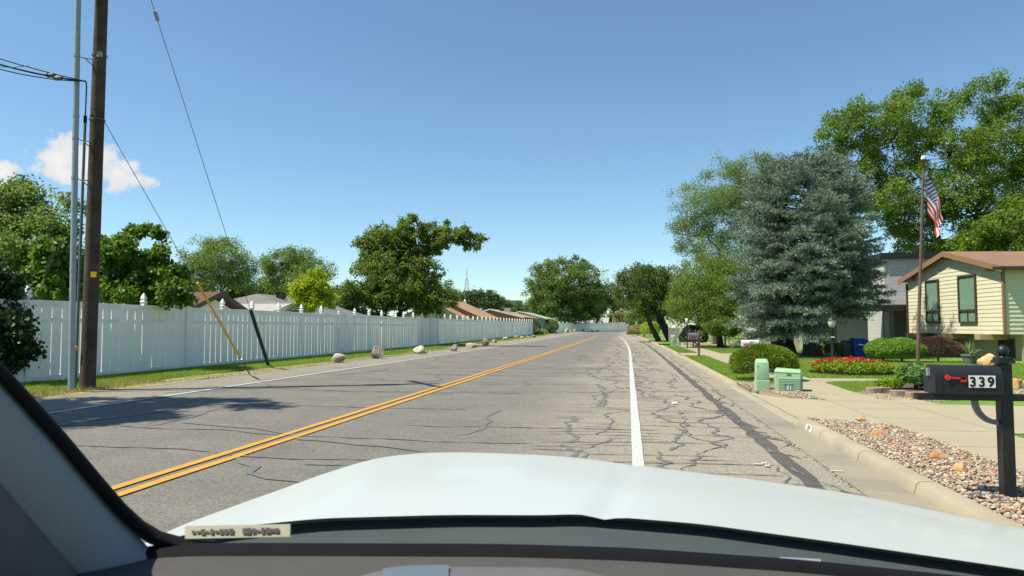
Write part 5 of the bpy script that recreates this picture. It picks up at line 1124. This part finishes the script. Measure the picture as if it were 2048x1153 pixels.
yo = b.build('yucca', 'leaf_yucca', pot); at_ = yo.data.attributes.new('lv', 'FLOAT', 'FACE'); at_.data.foreach_set('value', rng.uniform(0, 1, 46).astype(np.float32))
q = G(1973, 735, .1); rock('boulder', q, (.66, .5, .45), 'tanrock', 92, 'large tan boulder beside the yucca pot', 'rock')
q = G(2036, 775, .1); rock('boulder', q, (.30, .25, .26), 'tanrock', 93, 'tan rock behind the black mailbox post', 'rock')
# rocks in the gravel strips
for i, (px, py, w, h, lb_) in enumerate([(1723, 842, 22, 12, 'small tan rock at the tip of the gravel strip'), (1774, 861, 14, 11, 'little brown rock beside the slanted rock in gravel'), (1760, 876, 34, 15, 'slanted orange rock in the gravel strip'), (1876, 921, 42, 22, 'angular tan rock in the gravel strip near the mailbox'), (1925, 948, 38, 21, 'rounded tan rock in the gravel nearest the mailbox post'), (1580, 779, 16, 7, 'flat brown rock in the gravel before the transformer')]):
    g = G(px, py, YZ); d = (g - CAM).dot(CR @ Vector((0, 0, -1))); k = d / 1420
    rock('gravel_rock', g + Vector((0, .03, 0)), (w * k, w * k * .7, h * k * 1.15), 'tanrock', 80 + i, lb_, 'rock', 'rocks in the gravel', rz=R(20 * i))

# ================================================================== STREET FURNITURE, right
# ---- black mailbox 339
MPX, MPY = 2.855, 6.05; MZ = .10
mb_ = thing('mailbox', (MPX, MPY, MZ), 'black mailbox on a black post reading 339 in the gravel strip', 'mailbox')
MB().box((MPX, MPY, .60), (.088, .088, 1.04)).build('post', 'mailblack', mb_, bevel=.006)
cp = MB().box((MPX, MPY, 1.135), (.122, .122, .022)).box((MPX, MPY, 1.158), (.10, .10, .026)).build('post_cap', 'mailblack', mb_, bevel=.004)
MB().lathe((MPX, MPY, 1.17), [(.03, 0), (.022, .012), (.036, .025), (.044, .048), (.036, .075), (.018, .09), (.002, .094)], 16).build('ball', 'mailblack', cp, smooth=True)
MB().box((MPX - .16, MPY, .862), (.95, .085, .05)).build('arm', 'mailblack', mb_, bevel=.004)
# box: arched section along x
x0, x1 = 2.33, 2.805; hw = .105; zb, zs = .889, 1.005
def arch(x, s=1.0, n=10):
    pts_ = [(x, MPY - hw * s, zb), (x, MPY - hw * s, zs)]
    for k in range(1, n): a_ = math.pi - math.pi * k / n; pts_.append((x, MPY + math.cos(a_) * hw * s, zs + math.sin(a_) * hw * s * .98))
    return pts_ + [(x, MPY + hw * s, zs), (x, MPY + hw * s, zb)]
MB().ext(arch(x0 + .02), (x1 - x0 - .02, 0, 0)).build('body', 'mailblack', mb_, smooth=True)
dr_ = MB().ext(arch(x0 - .004, 1.03), (.05, 0, 0)).build('door', 'mailblack', mb_, smooth=True)
MB().box((x0 - .012, MPY, 1.055), (.02, .03, .06)).build('handle', 'galv', dr_)
MB().ext(arch(x1 - .012, 1.025), (.014, 0, 0)).build('rim', 'mailblack', mb_, smooth=True)
yf = MPY - hw - .004
b = MB().box((2.475, yf - .004, 1.014), (.13, .006, .014), ry=R(3)).box((2.525, yf - .004, 1.001), (.042, .006, .034)); b.build('flag', 'red', mb_)
fl = MB().ext([(2.412 + .021 * math.cos(k * .5236), yf - .001, 1.017 + .021 * math.sin(k * .5236)) for k in range(12)], (0, -.01, 0)).build('flag_pivot', 'red', mb_)
for i, ch in enumerate('339'):
    xa = 2.562 + i * .0625; tl2 = MB().box((xa + .030, yf, .988), (.0605, .004, .092)).build('number_tile', 'tile', mb_)
    textobj(ch, .070, 'ink', 'number', tl2, ((xa + .004, yf - .0025, .952), (.95, 0, 0), (0, 0, 1)), .0035)
pb = []
for k in range(13):
    a_ = math.pi / 2 * k / 12; pb.append((2.625 + .02 + .155 * (1 - math.cos(a_)) * 1.0, .835 - .165 * math.sin(a_)))
b = MB(); n = len(pb)
for (x, z) in pb:
    i = pb.index((x, z)); d = Vector((pb[min(i + 1, n - 1)][0] - pb[max(i - 1, 0)][0], pb[min(i + 1, n - 1)][1] - pb[max(i - 1, 0)][1])).normalized(); nn = Vector((-d.y, d.x)) * .019
    b.v += [(x - nn.x, MPY - .022, z - nn.y), (x + nn.x, MPY - .022, z + nn.y), (x + nn.x, MPY + .022, z + nn.y), (x - nn.x, MPY + .022, z - nn.y)]
for i in range(n - 1):
    for k in range(4): q = 4 * i + k; q2 = 4 * i + (k + 1) % 4; b.f.append((q, q2, q2 + 4, q + 4))
b.f += [(0, 1, 2, 3), tuple(4 * (n - 1) + k for k in (3, 2, 1, 0))]; b.build('bracket', 'mailgrey', mb_)
MB().box((MPX - .19, MPY - .02, .113), (.26, .10, .008), rz=R(-14)).build('weed_cloth', 'patch').__setitem__('kind', 'structure')
# ---- mailbox 331 behind the juniper
q = W(1500, 655, 20.6); XB, YB = q.x, q.y
m2 = thing('mailbox', (XB, YB, .09), 'weathered white mailbox reading 331 behind the juniper', 'mailbox')
MB().box((XB + .06, YB, .47), (.09, .09, .76)).build('post', 'blackmetal', m2); MB().box((XB, YB, .84), (.4, .14, .03)).build('arm', 'blackmetal', m2)
MPYs, hws, zbs, zss = MPY, hw, zb, zs
MPY, hw, zb, zs = YB, .085, .855, .955
MB().ext(arch(XB - .25), (.49, 0, 0)).build('body', 'mailwhite', m2, smooth=True); MB().ext(arch(XB + .23, 1.04), (.03, 0, 0)).build('door', 'mailgrey', m2, smooth=True)
yf = YB - hw - .003
MB().ext([(XB - .20, yf, .895), (XB - .03, yf, .93), (XB - .02, yf, .94), (XB - .20, yf, .935)], (0, -.008, 0)).build('flag', 'red', m2)
MB().box((XB + .05, yf, .965), (.185, .004, .075)).build('number_tile', 'tile', m2); textobj('331', .055, 'ink', 'number', m2, ((XB - .03, yf - .003, .938), (1, 0, 0), (0, 0, 1)), .003)
# ---- grey mailbox on a wooden post
q = G(1398, 714, .1); XB, YB = q.x, q.y
m3 = thing('mailbox', (XB, YB, .09), 'dark grey mailbox on a wooden post at the neighbour drive', 'mailbox')
MB().box((XB, YB, .66), (.10, .10, 1.16)).build('post', 'woodpost', m3); MB().box((XB - .13, YB, .845), (.62, .12, .05)).build('arm', 'woodpost', m3); MB().box((XB - .13, YB, .70), (.34, .06, .06), ry=R(48)).build('brace', 'woodpost', m3)
MPY, hw, zb, zs = YB, .13, .872, 1.03
MB().ext(arch(XB - .44), (.42, 0, 0)).build('body', 'mailgrey', m3, smooth=True); MB().ext(arch(XB - .46, 1.04), (.03, 0, 0)).build('door', 'mailgrey', m3, smooth=True)
MB().box((XB - .26, YB - hw - .01, 1.02), (.2, .012, .06), ry=R(8)).build('flag', 'red', m3)
# ---- green utility pedestal and transformer
def pedestal(px, py, h, w, label, z=.1):
    g = G(px, py, z); r = thing('utility_pedestal', g, label, 'utility box', 'green utility boxes')
    MB().box(g + Vector((0, .1, .09)), (w * 1.06, w * 1.0, .24)).build('base', 'utilgreen', r, bevel=.02)
    b = MB(); x, y = g.x, g.y + .1
    for (f, z_) in ((1.0, .21), (.93, h * .88)): b.v += [(x - w / 2 * f, y - w * .46 * f, g.z + z_), (x + w / 2 * f, y - w * .46 * f, g.z + z_), (x + w / 2 * f, y + w * .46 * f, g.z + z_), (x - w / 2 * f, y + w * .46 * f, g.z + z_)]
    b.v += [(x - w * .40, y, g.z + h * .985), (x + w * .40, y, g.z + h * .985)]
    b.f = [(0, 1, 5, 4), (1, 2, 6, 5), (2, 3, 7, 6), (3, 0, 4, 7), (4, 5, 9, 8), (5, 6, 9), (6, 7, 8, 9), (7, 4, 8), (3, 2, 1, 0)]
    b.build('cover', 'utilgreen', r, bevel=.018, smooth=True); MB().tube([(x - w * .38, y - w * .44, g.z + h * .75), (x - w * .38, y - w * .47, g.z + h * .75)], .012, 8).build('lock', 'blackmetal', r)
    return r
pedestal(1526, 781, .66, .265, 'tall pale green utility pedestal in the gravel beside the transformer')
pedestal(1346, 694, .80, .27, 'pale green utility pedestal on the strip beyond the grey mailbox')
pedestal(1358, 694.5, .55, .2, 'short green utility box right beside the far pedestal')
pedestal(1308, 677, .85, .32, 'far green utility box on the strip by the leaning tree')
tq = G(1583, 784, .1); tr_ = thing('transformer', tq, 'low pale green louvred transformer cabinet beside the juniper', 'transformer'); an = R(-14)
def T_(x, y, z): c_, s_ = math.cos(an), math.sin(an); return Vector((tq.x + x * c_ - y * s_, tq.y + .26 + x * s_ + y * c_, tq.z + z))
def tbox(x, y, z, sx, sy, sz): return MB().box(T_(x, y, z), (sx, sy, sz), rz=an)
tbox(0, 0, .19, .50, .50, .42).build('body', 'utilgreen', tr_, bevel=.02)
b = MB(); b.v = [T_(*p_) for p_ in ((-.265, -.265, .39), (.265, -.265, .37), (.265, .265, .37), (-.265, .265, .39), (-.24, -.24, .455), (.235, -.235, .43), (.235, .24, .43), (-.24, .24, .46))]; b.f = [(0, 3, 2, 1), (4, 5, 6, 7), (0, 1, 5, 4), (1, 2, 6, 5), (2, 3, 7, 6), (3, 0, 4, 7)]
b.build('lid', 'utilgreen', tr_, bevel=.022, smooth=True)
for k in range(8):
    z_ = .035 + .032 * k
    if k < 4:
        for s_ in (-1, 1): tbox(.0 + s_ * .145 + .02, -.256, z_, .12, .03, .017).build('louver', 'utilgreen', tr_)
    else: tbox(.02, -.256, z_, .41, .03, .017).build('louver', 'utilgreen', tr_)
    tbox(-.256, 0, z_ + .03, .03, .42, .017).build('louver', 'utilgreen', tr_); tbox(.256, 0, z_ + .03, .03, .42, .017).build('louver', 'utilgreen', tr_)
tbox(-.256, 0, .325, .03, .42, .017).build('louver', 'utilgreen', tr_)
tbox(.02, -.256, .345, .08, .012, .016).build('handle_slot', 'ink', tr_); tbox(.02, -.252, .085, .16, .012, .11).build('recess', 'utilgreen_dark', tr_); tbox(.0, -.26, .085, .025, .02, .10).build('latch', 'whitesteel', tr_); tbox(.05, -.26, .08, .02, .02, .09).build('latch', 'whitesteel', tr_)
# ---- wheeled bins
def bin_(g, w, h, m, label, lid=True):
    r = thing('wheeled_bin', g, label, 'bin'); b = MB(); x, y, z0 = g
    for f, z_ in ((.78, .03), (1.0, h * .84)): b.v += [(x - w / 2 * f, y - w * .5 * f, z0 + z_), (x + w / 2 * f, y - w * .5 * f, z0 + z_), (x + w / 2 * f, y + w * .5 * f, z0 + z_), (x - w / 2 * f, y + w * .5 * f, z0 + z_)]
    b.f = [(0, 1, 5, 4), (1, 2, 6, 5), (2, 3, 7, 6), (3, 0, 4, 7), (3, 2, 1, 0), (4, 5, 6, 7)]; b.build('body', m, r, bevel=.02)
    MB().box((x, y, z0 + h * .83), (w * 1.1, w * 1.1, .07)).build('rim', m, r, bevel=.015)
    b = MB(); b.v = [(x - w * .55, y - w * .55, z0 + h * .88), (x + w * .6, y - w * .55, z0 + h * .86), (x + w * .6, y + w * .6, z0 + h * .90), (x - w * .55, y + w * .6, z0 + h * .92), (x - w * .4, y - w * .4, z0 + h * .97), (x + w * .45, y - w * .4, z0 + h * .94), (x + w * .5, y + w * .5, z0 + h * .97), (x - w * .4, y + w * .5, z0 + h)]; b.f = [(0, 3, 2, 1), (4, 5, 6, 7), (0, 1, 5, 4), (1, 2, 6, 5), (2, 3, 7, 6), (3, 0, 4, 7)]
    b.build('lid', m, r, bevel=.015)
    for s in (-1, 1): MB().tube([(x + s * w * .36, y + w * .42, z0 + .1), (x + s * w * .46, y + w * .42, z0 + .1)], .1, 14).build('wheel', 'tyre', r)
    return r
g = G(1722, 716, .1); bl_ = bin_(g + Vector((0, .3, 0)), .60, .84, 'binblue', 'blue wheeled recycling bin standing by the carport')
MB().box(g + Vector((.02, .015, .56)), (.22, .012, .05), ry=R(5)).build('emblem', 'tile', bl_)
bin_(G(1704, 716, .1) + Vector((.02, .62, 0)), .46, .74, 'bingrey', 'dark grey wheeled bin tucked behind the blue one')
bin_(G(1543, 700, .1) + Vector((0, 1.0, 0)), .6, .5, 'bingrey', 'dark planter tub in the shade under the spruce')
# ---- street sign, hydrant, chain link fence, slat screen, far garden
q = W(1292, 655, 92); g = Vector((q.x, q.y, rise(q.y) + .08)); ss = thing('street_sign', g, 'green street name sign on a thin post by the yellow flowers', 'street sign')
MB().tube([g, g + Vector((0, 0, 2.5))], .035, 6).build('post', 'galv', ss); MB().box(g + Vector((0, 0, 2.35)), (.75, .03, .24)).build('blade', 'signgreen', ss); MB().box(g + Vector((0, 0, 2.65)), (.03, .6, .24), rz=.5).build('blade', 'signgreen', ss)
q = W(1288, 655, 88); g = Vector((q.x, q.y, rise(q.y) + .08)); hy_ = thing('fire_hydrant', g, 'small red fire hydrant below the street sign', 'hydrant')
MB().lathe(g, [(.17, 0), (.17, .06), (.12, .08), (.12, .5), (.16, .52), (.16, .57), (.13, .62), (.06, .72), (.04, .78), (.01, .8)], 12).build('barrel', 'hydrant', hy_, smooth=True); MB().tube([g + Vector((-.22, 0, .42)), g + Vector((.22, 0, .42))], .06, 8).build('outlet', 'hydrant', hy_)
for i, (px, d, r_, lm, lb_) in enumerate([(1276, 95, (1.3, 1.2, .8), 'leaf_farbrown', 'yellow-flowering bush by the street sign'), (1300, 86, (1.2, 1.1, 1.0), 'leaf_yellow', 'yellow-green bush behind the red hydrant'), (1266, 100, (1.0, 1, .4), 'leaf_hedge', 'low grey-green ground shrub at the curb bend')]):
    q = W(px, 655, d); bush('garden_bush', (q.x, q.y, rise(q.y) + .08), r_, 2600, lb_, lm, .16, 400 + i)
sc = thing('slat_screen', (5.0, 54.5, .1), 'grey vertical slat screen fence behind the twin-trunked tree', 'fence'); A_, B_ = W(1338, 655, 57), W(1357, 655, 52)
for k in range(9):
    q = A_.lerp(B_, k / 8); MB().box((q.x, q.y, .72), (.14, .05, 1.24), rz=R(70)).build('slat', 'wallgrey', sc)
MB().box(((A_.x + B_.x) / 2, (A_.y + B_.y) / 2, 1.36), ((A_ - B_).xy.length, .08, .07), rz=math.atan2(B_.y - A_.y, B_.x - A_.x)).build('top_rail', 'wallgrey', sc)
sc.location.x += 0
q = W(1364, 655, 51); MB().box((q.x, q.y, .8), (.12, .12, 1.5)).build('end_post', 'whitesteel', sc)
cl = thing('chain_link_fence', (8, 55, .1), 'low chain-link fence along the back of the neighbour lawn', 'fence'); A_, B_ = W(1370, 655, 54), W(1590, 655, 50)
n = 12; wm = MB()
for k in range(n + 1):
    q = A_.lerp(B_, k / n); MB().tube([(q.x, q.y, .0), (q.x, q.y, 1.15)], .03, 6).build('post', 'galv', cl)
MB().tube([(A_.x, A_.y, 1.14), (B_.x, B_.y, 1.14)], .022, 6).build('top_rail', 'galv', cl)
L_ = (B_ - A_).xy.length; ns = int(L_ / .22); dv = (B_ - A_); dv.z = 0
for k in range(ns):
    for s in (0, 1):
        p0 = A_ + dv * (k / ns); p1 = A_ + dv * min(1, (k + 4) / ns); z0, z1 = (.1, 1.12) if s else (1.12, .1)
        wm.tube([(p0.x, p0.y, z0), (p1.x, p1.y, z1)], .006, 3, cap=False)
wm.build('mesh', 'galv', cl)
q = W(1386, 655, 47); bush('round_bush', (q.x, q.y, .12), (.95, .95, .75), 5000, 'dark round bush behind the grey mailbox', 'leaf_vine', .10, 410)
q = W(1374, 655, 44); g = Vector((q.x, q.y, .1)); l2 = thing('lamp_post', g, 'thin dark garden lamp post beside the dark round bush', 'lamp post'); MB().tube([g, g + Vector((0, 0, 1.55))], .035, 8).build('post', 'blackmetal', l2); MB().lathe(g + Vector((0, 0, 1.55)), [(.06, 0), (.11, .1), (.1, .24), (.02, .32)], 10).build('lantern', 'lampglass', l2, smooth=True)
gb = MB(); q0, q1 = W(1400, 655, 62), W(1560, 655, 58)
gb.prism([(4.6, 51.5), (15, 50.5), (16, 60), (4.2, 62)], -.05, YZ + .09); tag(gb.build('back_yard', 'drysoil'), kind='structure')
for i, (px, d, s) in enumerate(((1433, 53, .5), (1427, 53.4, .35), (1512, 33.5, .4))):
    q = W(px, 655, d); rock('garden_rock', (q.x, q.y, .12), (s, s * .8, s * .75), 'tanrock', 95 + i, ['tan rock by the chain-link fence', 'small tan rock by the chain-link fence', 'tan rock in the shade under the spruce'][i], 'rock')

# ================================================================== THE CAR WE SIT IN (heading up the road)
car = thing('white_car', (0.03, 1.0, 0), 'white car seen from inside with long hood, dark cowl and grey pillar', 'car')
CX = .03
def loft(rows, name, m, parent, smooth=2, thick=0, sub=0):
    b = MB(); n = len(rows[0])
    for r_ in rows: b.v += [tuple(p) for p in r_]
    for j in range(len(rows) - 1):
        for i in range(n - 1): q = j * n + i; b.f.append((q, q + 1, q + n + 1, q + n))
    o = b.build(name, m, parent, smooth=smooth)
    if thick: md = o.modifiers.new('t', 'SOLIDIFY'); md.thickness = thick; md.offset = 0
    if sub: md = o.modifiers.new('s', 'SUBSURF'); md.levels = sub; md.render_levels = sub
    return o
def resample(pts, n):
    """smooth curve through picture anchors (px, py, depth) -> n world points"""
    xs_ = np.array([p_[0] for p_ in pts], float); ys_ = np.array([p_[1] for p_ in pts], float); ds_ = np.array([p_[2] for p_ in pts], float)
    t_ = np.linspace(xs_[0], xs_[-1], n); res = []
    for x in t_: res.append(W(x, np.interp(x, xs_, ys_), np.interp(x, xs_, ds_)))
    k = np.array([p_[:] for p_ in res])
    for _ in range(3): k[1:-1] = (k[:-2] + 2 * k[1:-1] + k[2:]) / 4
    return [Vector(p_) for p_ in k]
NH = 90
REAR = resample([(235, 1128, .98), (330, 1077, 1.0), (450, 1056, 1.03), (640, 1037, 1.06), (900, 1030, 1.08), (1118, 1031, 1.08), (1140, 1027, 1.08), (1400, 1048, 1.07), (1700, 1089, 1.05), (2048, 1140, 1.02), (2300, 1185, 1.0)], NH)
FRONT = resample([(300, 1098, 1.32), (370, 1062, 1.42), (520, 995, 1.60), (640, 950, 1.74), (750, 916, 1.85), (850, 905, 1.92), (950, 905, 1.94), (1100, 911, 1.93), (1190, 919, 1.92), (1240, 927, 1.90), (1500, 958, 1.80), (1700, 987, 1.72), (2048, 1058, 1.58), (2400, 1150, 1.45)], NH)
rows = []
NR = 22
for j in range(NR + 1):
    f = j / NR; row = []
    for i in range(NH):
        p_ = REAR[i].lerp(FRONT[i], f); crown = .012 * math.sin(math.pi * f); x = p_.x - CX
        crease = .0055 * math.exp(-((x + .02 + .05 * (1 - f)) / .018) ** 2)
        row.append(p_ + Vector((0, 0, crown - crease * (1 - .5 * f))))
    rows.append(row)
for j in range(1, 8):            # nose rolls over and drops
    a_ = j / 7 * math.pi / 2; rows.append([FRONT[i] + Vector((0, .05 * math.sin(a_), -.06 * math.sin(a_) - .20 * (1 - math.cos(a_)))) for i in range(NH)])
hood = loft(rows, 'hood', 'carwhite', car)
CB = resample([(235, 1140, .86), (330, 1092, .88), (520, 1092, .90), (800, 1092, .91), (1000, 1094, .91), (1250, 1102, .91), (1400, 1110, .90), (1700, 1135, .89), (2048, 1172, .87), (2300, 1200, .85)], NH)
rows = [[p_ + Vector((0, .03, -.012)) for p_ in REAR], [p_ + Vector((0, 0, -.020)) for p_ in REAR], [REAR[i].lerp(CB[i], .4) + Vector((0, 0, -.025)) for i in range(NH)], [CB[i] + Vector((0, 0, -.004)) for i in range(NH)], [CB[i] + Vector((0, -.03, -.04)) for i in range(NH)]]
loft(rows, 'cowl_panel', 'cowlblack', car)
wp = []
for (px_, py_, d_) in ((1500, 1078, .98), (1350, 1064, .99), (1000, 1062, .98), (700, 1066, .97)): wp.append(W(px_, py_, d_))
MB().tube([W(1560, 1120, .95), W(1640, 1124, .95)], .004, 6).build('wiper_clip', 'galv', car)
# side skins and wheels so the car stands on the road
for s in (0, 1):
    i = 0 if s == 0 else NH - 1; e = [r_[i] for r_ in [[REAR[k].lerp(FRONT[k], j / 6) for k in range(NH)] for j in range(7)]]
    loft([[p_ for p_ in e], [Vector((p_.x + (-.03 if s == 0 else .03), p_.y, .75)) for p_ in e], [Vector((p_.x, p_.y, .38)) for p_ in e]], 'fender', 'carwhite', car)
    wx = CX + (-.74 if s == 0 else .78); wl = MB().tube([(wx - .11, 1.25, .335), (wx + .11, 1.25, .335)], .33, 28).build('tyre', 'tyre', car, smooth=True); MB().tube([(wx - .115, 1.25, .335), (wx + .115, 1.25, .335)], .2, 18).build('rim', 'galv', wl)
MB().box((CX + .02, 1.1, .55), (1.4, 1.5, .4)).build('engine_block', 'cowlblack', car)
# dashboard top, windscreen border, instrument hood
DN = 60
def dcurve(dy, d, wob=0): return [p_ for p_ in resample([(150, 1122 + dy, d * .98), (330, 1096 + dy, d), (520, 1095 + dy, d), (1000, 1097 + dy, d), (1250, 1104 + dy, d), (1600, 1128 + dy, d), (2048, 1174 + dy, d), (2400, 1210 + dy, d)], DN)]
D0 = dcurve(-9, .86); D1 = dcurve(3, .845)
loft([[p_ + Vector((0, .02, -.03)) for p_ in D0], D0, D1, [p_ + Vector((0, -.01, -.012)) for p_ in D1]], 'windscreen_border', 'blackplastic', car)
dz0 = D1[0].z
loft([[p_ + Vector((0, -.008, -.006)) for p_ in D1], [p_ + Vector((0, -.07, -.002)) for p_ in D1], [p_ + Vector((0, -.14, -.010)) for p_ in D1], [p_ + Vector((0, -.24, -.03)) for p_ in D1], [p_ + Vector((0, -.34, -.07)) for p_ in D1], [p_ + Vector((0, -.40, -.16)) for p_ in D1], [p_ + Vector((0, -.40, -.45)) for p_ in D1]], 'dashboard', 'dash', car)
dashb = [c_ for c_ in car.children if c_.name.startswith('dashboard')][0]
# instrument hood: raised visor with a dark edge
rows = []
for j, (dd_, up_) in enumerate(((.74, 1136), (.70, 1139), (.66, 1150), (.62, 1185))):
    rows.append(resample([(690, up_ + 26, dd_), (760, up_ + 4, dd_), (840, up_ - 2, dd_), (1100, up_ - 1, dd_), (1180, up_ + 6, dd_), (1240, up_ + 28, dd_)], 30))
loft(rows, 'instrument_hood', 'dashdark', dashb)
loft([[p_ + Vector((0, -.002, .004)) for p_ in rows[1][4:12]], [p_ + Vector((0, -.002, .002)) for p_ in rows[2][4:12]], [p_ + Vector((0, -.002, .002)) for p_ in rows[3][4:12]]], 'display_bezel', 'bezel', dashb)
# mirrored reflection of a dash label, modelled as a solid plate at the windscreen foot
la = [W(370, 1055, .872), W(580, 1051, .872), W(580, 1074, .862), W(370, 1078, .862)]
lab = MB().ext(la, (0, .002, .001)).build('label', 'labelcream', car)
rng = np.random.default_rng(2); b = MB()
for k in range(19):
    u0 = .07 + .044 * k; wd_ = rng.uniform(.03, .05); h_ = rng.uniform(.08, .30)
    if k in (9, 10): continue
    f_ = lambda u, v: la[0].lerp(la[1], u).lerp(la[3].lerp(la[2], u), v) + Vector((0, -.0015, .0012))
    b.add([f_(u0, .5 - h_), f_(u0 + wd_, .5 - h_), f_(u0 + wd_, .5 + h_), f_(u0, .5 + h_)], [(0, 1, 2, 3)])
b.build('label_print', 'ink', lab)
# left windscreen pillar: trim facing us, rubber edge towards the glass
EDGE = [(-160, 560, .60), (-60, 668, .66), (0, 735, .70), (60, 800, .735), (130, 878, .775), (200, 962, .81), (250, 1020, .835), (285, 1052, .85), (320, 1073, .86), (360, 1084, .865), (430, 1090, .865)]
ed = [W(*e_) for e_ in EDGE]
def off(e_, dx, dy, dd_): return W(e_[0] + dx, e_[1] + dy, e_[2] + dd_)
loft([[off(e_, 3, -10, .03) for e_ in EDGE], [off(e_, 1, -3, -.002) for e_ in EDGE], [off(e_, -14, 10, -.012) for e_ in EDGE], [off(e_, -20, 16, .02) for e_ in EDGE]], 'pillar_seal', 'blackplastic', car)
PE = [(-160, 560, .60), (-60, 668, .66), (0, 735, .70), (60, 800, .735), (130, 878, .775), (200, 962, .81), (250, 1020, .835), (285, 1056, .85), (315, 1086, .855), (330, 1110, .85), (336, 1160, .84)]
loft([[off(e_, -14, 12, .0) for e_ in PE], [off(e_, -34, 28, -.03) for e_ in PE], [off(e_, -90, 84, -.055) for e_ in PE], [off(e_, -135, 130, -.06) for e_ in PE], [off(e_, -160, 155, -.03) for e_ in PE]], 'pillar', 'pillartrim', car, sub=1)
loft([[off(e_, -112, 108, -.058) for e_ in PE], [off(e_, -150, 145, -.10) for e_ in PE], [off(e_, -420, 420, -.12) for e_ in PE], [off(e_, -600, 600, -.06) for e_ in PE]], 'door_trim', 'dashdark', car, sub=1)
# right pillar mirrors the left one about the car's centre line
b = MB(); pr_ = [Vector((2 * .10 - p_.x, p_.y, p_.z)) for p_ in ed]
loft([[p_ + Vector((-.0, .03, 0)) for p_ in pr_], pr_, [p_ + Vector((.09, -.05, 0)) for p_ in pr_], [p_ + Vector((.12, .02, 0)) for p_ in pr_]], 'pillar', 'pillartrim', car)
